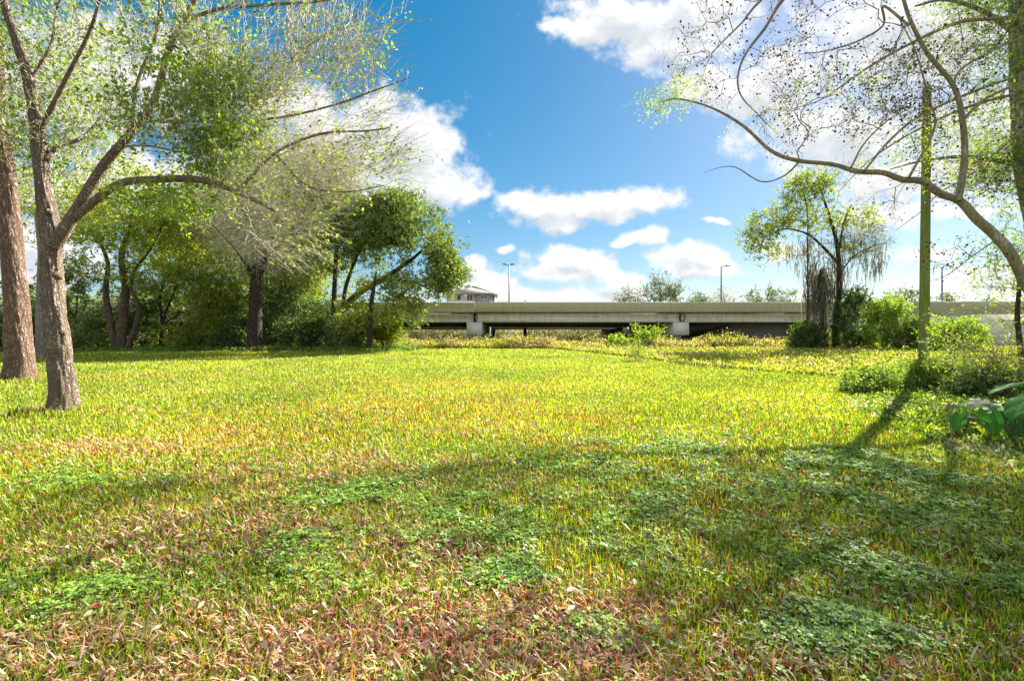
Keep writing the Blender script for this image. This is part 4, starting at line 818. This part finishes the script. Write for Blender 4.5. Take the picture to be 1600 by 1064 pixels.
# ------------------------------------------------------------------ elephant ear plant
def ear_plant():
    b = np.array((7.15, 6.9, gz(7.15, 6.9))); t = thing('elephant_ear_plant', 'large leaved elephant ear plant at the right edge of the lawn', 'plant', b)
    def mk(name, c0, c1, gl, tr):
        m, n_ = newmat(name); tcn = N(n_, 'ShaderNodeTexCoord'); a = N(n_, 'ShaderNodeAttribute'); a.attribute_name = 'vein'
        c = ramp(n_, a.outputs['Fac'], [(0, c0), (.75, tuple(x*1.15 for x in c0)), (1, c1)])
        p = N(n_, 'ShaderNodeBsdfPrincipled'); p.inputs['Roughness'].default_value = gl; n_.links.new(c, p.inputs['Base Color'])
        bp = N(n_, 'ShaderNodeBump'); bp.inputs['Distance'].default_value = .006; bp.inputs['Strength'].default_value = .6; p.inputs['Specular IOR Level'].default_value = .04; n_.links.new(a.outputs['Fac'], bp.inputs['Height']); n_.links.new(bp.outputs[0], p.inputs['Normal'])
        l = N(n_, 'ShaderNodeBsdfTranslucent'); l.inputs[0].default_value = (c0[0]*1.6, c0[1]*2.2, c0[2], 1); x = N(n_, 'ShaderNodeMixShader'); x.inputs[0].default_value = tr; n_.links.new(p.outputs[0], x.inputs[1]); n_.links.new(l.outputs[0], x.inputs[2])
        o = N(n_, 'ShaderNodeOutputMaterial'); n_.links.new(x.outputs[0], o.inputs[0]); return m
    mg = mk('ear_green', (.065, .19, .035), (.17, .3, .1), .6, .3); mp = mk('ear_dry', (.15, .18, .12), (.2, .24, .16), .7, .15); mst = plain('ear_stalk', (.09, .17, .05), .5, .2)
    LV = [ # centre px,py,Y, length, heading deg (0=+x), pitch (tip down), roll, dry
      (1592,636,6.3,.50,200,-.55,.35,0),(1572,604,6.9,.58,185,-.22,.3,0),(1528,630,6.8,.34,205,-.18,-.1,1),(1488,636,7.0,.26,190,-.25,.2,1),
      (1497,660,6.7,.30,215,-.8,.5,0),(1552,640,7.0,.38,190,-.2,-.2,0),(1550,662,6.8,.34,250,-1.1,.1,0),(1600,622,7.3,.44,160,-.1,0,0),(1596,668,6.9,.36,230,-.6,.3,0),(1612,650,6.6,.4,260,-.5,0,0),(1630,610,6.9,.45,20,-.2,0,0)]
    for (px, py, Y, L, hd, pit, roll, dry) in LV:
        c = P(px, py, Y); nu, nv = 13, 11; h = math.radians(hd)
        f = np.array((math.cos(h)*math.cos(pit), math.sin(h)*math.cos(pit), math.sin(pit))); s_ = np.array((-math.sin(h), math.cos(h), 0)); nn = np.cross(f, s_); nn = nn if nn[2] > 0 else -nn
        s2 = s_*math.cos(roll)+nn*math.sin(roll); n2 = nn*math.cos(roll)-s_*math.sin(roll); V = []; ve = []
        for i in range(nu):
            u = i/(nu-1); wd = .40*L*math.sin(math.pi*min(1, (u*.93+.07))**.72)**.75*(1.0 if u < .97 else .35)
            for j in range(nv):
                v = j/(nv-1)*2-1; back = -.22*L*max(0, 1-u*3)*(abs(v)**1.2)*(1.2)
                notch = .13*L*max(0, 1-u*4)*(1-abs(v))
                wav = .012*math.sin(u*14+v*3)*abs(v)
                V.append(c+f*((u-.5)*L+back+notch)+s2*v*wd+n2*(-.10*L*(u**2)+.10*L*abs(v)-.08*L*v*v+wav)); ve.append(max(math.exp(-(v/.06)**2), .8*math.exp(-((((u-abs(v)*.35)*6) % 1-.5)/.12)**2)))
        i = np.arange(nu-1)[:, None]*nv+np.arange(nv-1)[None]; q = np.stack([i, i+1, i+nv+1, i+nv], -1).reshape(-1, 4)
        lf = mesh_obj('leaf', V, q, None, mp if dry else mg, t, attrs={'vein': ve}, smooth=True)
        if dry: lf['label'] = 'pale greyish dried leaf'
        at = c-f*L*.36; mb = MB(); mid = (b+at)/2+np.array((0, 0, .12)); pts = catmull([b+(rng.uniform(-.08, .08), rng.uniform(-.08, .08), -.02), mid, at], .06); mb.tube(pts, np.linspace(.014, .007, len(pts)), 6); mb.build('stalk', mst, t, smooth=True)
ear_plant()

# ------------------------------------------------------------------ road bridge
def conc(name, col, stain=0.6, sc=1.0):
    m, t = newmat(name); tcn = N(t, 'ShaderNodeTexCoord'); ob = tcn.outputs['Object']
    base = ramp(t, noise(t, ob, 3*sc, 7, .65), [(.3, tuple(x*.88 for x in col)), (.7, tuple(x*1.08 for x in col))])
    st = ramp(t, noise(t, ob, 2.2, 5, .7, (1, 1, .08)), [(.45, (1, 1, 1)), (.75, (1-.45*stain, 1-.42*stain, 1-.5*stain))])
    mu = N(t, 'ShaderNodeMix', data_type='RGBA', blend_type='MULTIPLY'); mu.inputs[0].default_value = 1; t.links.new(base, mu.inputs[6]); t.links.new(st, mu.inputs[7])
    p = N(t, 'ShaderNodeBsdfPrincipled'); p.inputs['Roughness'].default_value = .85; t.links.new(mu.outputs[2], p.inputs['Base Color'])
    o = N(t, 'ShaderNodeOutputMaterial'); t.links.new(p.outputs[0], o.inputs[0]); return m
YB = 54.0
def zrow(py, Y=YB): return CAMH+(HZ-py)/F*Y
def xcol(px, Y=YB): return (px-CX)/F*Y
def bridge():
    t = thing('road_bridge', 'long low concrete road bridge crossing behind the lawn', 'bridge', (xcol(930), YB, .55))
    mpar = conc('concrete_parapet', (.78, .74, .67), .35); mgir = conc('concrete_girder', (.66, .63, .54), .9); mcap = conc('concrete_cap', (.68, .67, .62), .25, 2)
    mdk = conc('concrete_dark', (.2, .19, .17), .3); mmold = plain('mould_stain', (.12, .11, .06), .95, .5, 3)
    XL, XR = -75, xcol(1268); zt = zrow(472); zp = zrow(487.5); zg = zrow(503.5); zs = zp-.0
    joints = [-75, xcol(741)-.0-23*2, xcol(741)-23, xcol(741), xcol(1065), XR]
    for a, b_ in zip(joints[:-1], joints[1:]):
        mb = MB(); y0 = YB; g = .015
        mb.prism([(y0, zp+.002), (y0+.02, zt-.12), (y0-.03, zt-.10), (y0-.03, zt), (y0+.27, zt), (y0+.30, zt-.1), (y0+.42, zp+.002)], a+g, b_-g); mb.build('parapet', mpar, t)
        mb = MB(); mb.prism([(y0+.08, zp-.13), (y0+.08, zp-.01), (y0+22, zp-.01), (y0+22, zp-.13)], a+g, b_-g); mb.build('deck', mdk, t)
        for k in range(8):
            yy = y0+.30+k*2.9; mb = MB()
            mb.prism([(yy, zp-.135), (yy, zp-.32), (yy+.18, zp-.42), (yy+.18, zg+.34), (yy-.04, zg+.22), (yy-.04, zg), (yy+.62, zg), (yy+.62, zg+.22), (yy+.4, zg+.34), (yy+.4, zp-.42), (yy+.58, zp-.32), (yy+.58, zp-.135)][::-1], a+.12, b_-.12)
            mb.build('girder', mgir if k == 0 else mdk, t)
        # crusty mould line along the drip edge
        xs = np.arange(a+.1, b_-.1, .22); mb = MB()
        for x in xs:
            h_ = .05+.13*float(fbm(np.array(x*1.3), np.array(3.), 3)); mb.box(x, x+.217, y0+.060, y0+.078, zp-.008-h_, zp-.008)
        mb.build('mould_stain', mmold, t)
    mb = MB(); mb.prism([(YB+21.6, zp+.002), (YB+21.6, zt), (YB+22, zt), (YB+22, zp+.002)], XL, XR); mb.build('parapet', mpar, t)
    # second carriageway deck beyond
    mb = MB(); mb.box(XL, XR, YB+24, YB+44, zg+.3, zt-.2); mb.box(XL, XR, YB+24.5, YB+25.2, zg, zg+.298); mb.box(XL, XR, YB+43, YB+43.7, zg, zg+.298); mb.build('far_deck', mdk, t)
    for px in (741, 1065):
        x = xcol(px); dp = MB(); dp.tube([(x+.12, YB-.06, zp+.02), (x+.2, YB-.10, zp-.25), (x+.34, YB-.10, zp-.55), (x+.3, YB-.10, zp-.85), (x+.1, YB-.06, zg+.03)], .07, 8); dp.build('drain_pipe', plain('pipe_black', (.03, .03, .03), .5, .1), t, smooth=True)
        mb = MB(); zc = zrow(524, YB)
        mb.prism([(YB+.1, zg-.002), (YB+.0, zc+.1), (YB+.15, zc), (YB+22, zc), (YB+22, zg-.002)], x-.85, x+.85); mb.build('pier_cap', mcap, t)
        for yy in (YB+1.6, YB+7.6, YB+13.6, YB+19.6):
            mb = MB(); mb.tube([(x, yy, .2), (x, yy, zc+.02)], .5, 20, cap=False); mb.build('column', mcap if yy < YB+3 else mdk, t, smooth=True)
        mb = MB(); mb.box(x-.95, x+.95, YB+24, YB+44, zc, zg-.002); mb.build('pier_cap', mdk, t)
        for yy in (YB+26, YB+34, YB+42):
            mb = MB(); mb.tube([(x, yy, .2), (x, yy, zc+.02)], .6, 16, cap=False); mb.build('column', mdk, t, smooth=True)
    x = xcol(741)-23
    mb = MB(); mb.box(x-.85, x+.85, YB+.1, YB+22, zrow(524), zg-.002); mb.build('pier_cap', mcap, t)
    # abutment on the right
    mb = MB(); mb.box(XR-7.6, XR-.02, YB+2.2, YB+44, 0, zg-.01); mb.build('abutment', mdk, t)
    mb = MB(); mb.prism([(YB+.3, 0), (YB+.3, zp-.01), (YB+44, zp-.01), (YB+44, 0)], XR+.02, 62); mb.build('approach_wall', mcap, t)
    for a, b_ in ((XR, xcol(1402)), (xcol(1402), xcol(1500)), (xcol(1500), 62)):
        mb = MB(); mb.prism([(YB-.02, zp-.25), (YB+.0, zt-.08), (YB-.04, zt-.06), (YB-.04, zt+.06), (YB+.26, zt+.06), (YB+.40, zp-.004), (YB+.29, zp-.004), (YB+.29, zp-.25)], a+.012, b_-.012); mb.build('parapet', conc('concrete_wall', (.6, .57, .52), .3), t)
bridge()

# ------------------------------------------------------------------ street lamps on the bridge
M_steel = plain('lamp_steel', (.22, .23, .24), .5, .15, 4, .3)
def lamp(px, Y, top, style, label):
    x = xcol(px, Y); zt = zrow(top, Y); zb = zrow(487.5)-.0 if Y < YB+44 else 1.0; t = thing('street_lamp', label, 'street lamp', (x, Y, zb), 'street lamps along the bridge')
    mb = MB(); mb.tube([(x, Y, zb-.01), (x, Y, zb+.5), (x, Y, zt-.1)], [.16, .12, .07], 10); mb.build('post', M_steel, t, smooth=True)
    if style == 2:
        mb = MB(); mb.tube([(x-.95, Y, zt), (x, Y, zt-.15), (x+.95, Y, zt)], .04, 6); mb.build('arm', M_steel, t, smooth=True); hs_ = (-.95, .95)
        hs_ = (-.55, .55)
    else:
        mb = MB(); mb.tube([(x, Y, zt-.12), (x+.25, Y, zt), (x+.75, Y, zt+.02)], .05, 6); mb.build('arm', M_steel, t, smooth=True); hs_ = (.85,)
    for dx in hs_:
        mb = MB(); mb.prism([(-.16, 0), (-.12, .12), (.12, .12), (.16, 0)], -.32, .32)
        o = mb.build('lamp_head', M_steel, t); o.location = (dx, 0, zt-zb-.04)
        o.data.transform(__import__('mathutils').Matrix.Translation(t.location))
lamp(795.5, 66, 413, 2, 'twin headed street lamp right of the house roof')
lamp(1127, 60, 416, 1, 'single headed street lamp above the second bridge pier, by the bare tree')
lamp(1472, 60, 416, 1, 'street lamp just right of the green utility pole')

# ------------------------------------------------------------------ houses
M_wall_c = plain('wall_cream', (.82, .77, .66), .8, .06); M_wall_g = plain('siding_grey', (.36, .36, .37), .8, .15, 2, st=(0.1, 0.1, 8)); M_roof = plain('roof_shingle', (.36, .33, .31), .9, .25, 3)
M_trim = plain('trim_white', (.78, .78, .76), .6, .05); M_glass, _t = newmat('window_glass'); _p = N(_t, 'ShaderNodeBsdfPrincipled'); _p.inputs['Base Color'].default_value = (.08, .13, .15, 1); _p.inputs['Roughness'].default_value = .08; _o = N(_t, 'ShaderNodeOutputMaterial'); _t.links.new(_p.outputs[0], _o.inputs[0])
def hip(mb, x0, x1, y0, y1, z0, z1, inset):
    ym = (y0+y1)/2; V = [(x0,y0,z0),(x1,y0,z0),(x1,y1,z0),(x0,y1,z0),(x0+inset,ym,z1),(x1-inset,ym,z1),(x0,y0,z0-.25),(x1,y0,z0-.25),(x1,y1,z0-.25),(x0,y1,z0-.25)]
    mb.add(V, [(0,1,5,4),(2,3,4,5),(6,7,1,0),(7,8,2,1),(8,9,3,2),(9,6,0,3),(9,8,7,6)], [(1,2,5),(3,0,4)])
def window(t, x0, x1, y, z0, z1, npan=2):
    f = MB(); w = .12
    f.box(x0-w, x1+w, y-.06, y+.05, z1, z1+w); f.box(x0-w, x1+w, y-.06, y+.05, z0-w, z0); f.box(x0-w, x0, y-.058, y+.05, z0+.002, z1-.002); f.box(x1, x1+w, y-.058, y+.05, z0+.002, z1-.002)
    for k in range(1, npan):
        xx = x0+(x1-x0)*k/npan; f.box(xx-.06, xx+.06, y-.056, y+.05, z0+.002, z1-.002)
    wf = f.build('window', M_trim, t); g_ = MB(); g_.box(x0+.001, x1-.001, y-.03, y-.02, z0+.001, z1-.001); o = g_.build('pane', M_glass, None, loc=tuple(t.location)); o.parent = wf; o.location = (0, 0, 0)
def house():
    Y = 120; X = lambda p: xcol(p, Y); Z = lambda p: zrow(p, Y)
    t = thing('house', 'three storey house with grey siding and brown hip roof above the bridge', 'house', (X(735), Y, .5))
    mb = MB(); mb.box(X(697), X(745), Y+1, Y+12, .4, Z(459)); mb.build('wall', M_wall_c, t)
    mb = MB(); mb.box(X(745)+.003, X(768), Y, Y+11, .4, Z(459.5)); mb.build('side_wing', M_wall_g, t)
    mb = MB(); mb.box(X(768)+.003, X(774), Y+.8, Y+9, .4, Z(459.5)); mb.build('porch_wall', M_wall_c, t)
    mb = MB(); hip(mb, X(694), X(772), Y-.8, Y+13, Z(458), Z(443.5), 7.2); hip(mb, X(757), X(777), Y-.5, Y+10, Z(459.6), Z(453), 1.4); mb.build('roof', M_roof, t)
    window(t, X(713.5), X(719), Y+1, Z(468), Z(460.8), 1); window(t, X(729.5), X(737), Y+1, Z(468.5), Z(460.5), 2); window(t, X(751.5), X(761), Y, Z(466.5), Z(461.5), 3)
    window(t, X(769.8), X(772), Y+.8, Z(469), Z(462), 1)
    t2 = thing('row_house', 'pale house with a low dark roof half hidden behind the leaning oak', 'house', (X(625), Y+4, .5))
    mb = MB(); mb.box(X(606), X(650), Y+4, Y+14, .4, Z(465)); mb.build('wall', M_wall_c, t2)
    mb = MB(); hip(mb, X(602), X(655), Y+3.2, Y+15, Z(464), Z(455), 4); mb.build('roof', M_roof, t2)
    window(t2, X(617), X(622), Y+4, Z(473), Z(467), 1); window(t2, X(625), X(634), Y+4, Z(473), Z(467), 2)
    t3 = thing('low_building', 'low pale building glimpsed through the trees right of the small forked tree', 'building', (xcol(285, 75), 75, .5))
    mb = MB(); x0, x1 = xcol(262, 75), xcol(312, 75); mb.box(x0, x1, 75, 83, .4, zrow(500, 75)); mb.build('wall', M_wall_c, t3)
    mb = MB(); hip(mb, x0-.5, x1+.5, 74.4, 83.6, zrow(499.5, 75), zrow(488, 75), 2.5); mb.build('roof', plain('roof_pale', (.34, .3, .27), .9, .2), t3)
house()

# ------------------------------------------------------------------ trees beyond the bridge
def far_tree(px, Y, hw, top, seed, label, mat=M_leaf_far, n=110, nlf=9, ls=.38, name='far_tree', bark=M_bark_mid, ntw=5, extra=()):
    yb = gy(px, Y); h = yb-top
    limbs = [([(px, yb, Y), (px, yb-h*.35, Y), (px+hw*.1, yb-h*.6, Y), (px, yb-h*.85, Y)], [.4, .3, .2, .06], .8, .3)]+[([(px, yb-h*.3, Y), (px+s_*hw*.35, yb-h*.55, Y), (px+s_*hw*.7, yb-h*.75, Y)], [.2, .13, .05], .8) for s_ in (-1, 1)]
    leafy(name, label, B(px, Y), limbs, [(px, top+h*.33, Y, hw, h*.33, hw/F*Y*.6, n)]+list(extra), seed, bark, M_twig_grey if nlf < 2 else M_twig_brown, mat, ntw=ntw, nlf=nlf, ls=ls, ltw=1.3, step=.9, maxr=.12, tip=.02, tr=.018, group='trees beyond the bridge', sides=6)
far_tree(1030, 105, 34, 429, 101, 'tallest round topped tree beyond the bridge, middle', n=150)
far_tree(992, 100, 26, 448, 102, 'loose grey green tree left of the tallest one beyond the bridge', n=70, nlf=5)
far_tree(1062, 110, 28, 450, 103, 'thin crowned tree right of the tallest one beyond the bridge', n=80, nlf=4)
far_tree(1130, 100, 26, 441, 104, 'bare leafless tree beside the street lamp beyond the bridge', n=90, nlf=.4, name='bare_tree', ntw=9)
far_tree(1095, 115, 26, 460, 105, 'low tree crown just left of the bare tree beyond the bridge', n=60)
far_tree(1198, 115, 32, 447, 106, 'broad grey green crown left of the moss draped tree, beyond the bridge', n=120)
far_tree(1245, 115, 26, 455, 107, 'tree crown half behind the moss draped tree, beyond the bridge', n=70)
far_tree(1415, 120, 34, 453, 108, 'low broad tree left of the utility pole, beyond the bridge wall', n=110)
far_tree(1482, 120, 20, 459, 109, 'small tree crown under the right street lamp, beyond the bridge wall', n=50)
far_tree(1540, 118, 30, 462, 110, 'low tree crown behind the bridge wall at far right', n=50)
far_tree(820.5, 95, 4, 455, 111, 'thin bare young tree standing right of the twin headed lamp', n=16, nlf=.5, name='bare_sapling', ntw=5)

# scrub far under the bridge
g = np.random.default_rng(33); n = 6500; X = g.uniform(-60, 46, n); Y = g.uniform(100, 118, n); H = 1.2+5.2*fbm(X*.15, Y*.1, 3)*g.random(n)**.5
weeds('far_scrub', 'pale dry scrub seen through the gap under the bridge', 'scrub', X, Y, H, 9, .5, [(.22, .2, .11), (.14, .17, .06), (.3, .27, .2), (.08, .11, .04)], 34, stemcol=(.25, .2, .12))
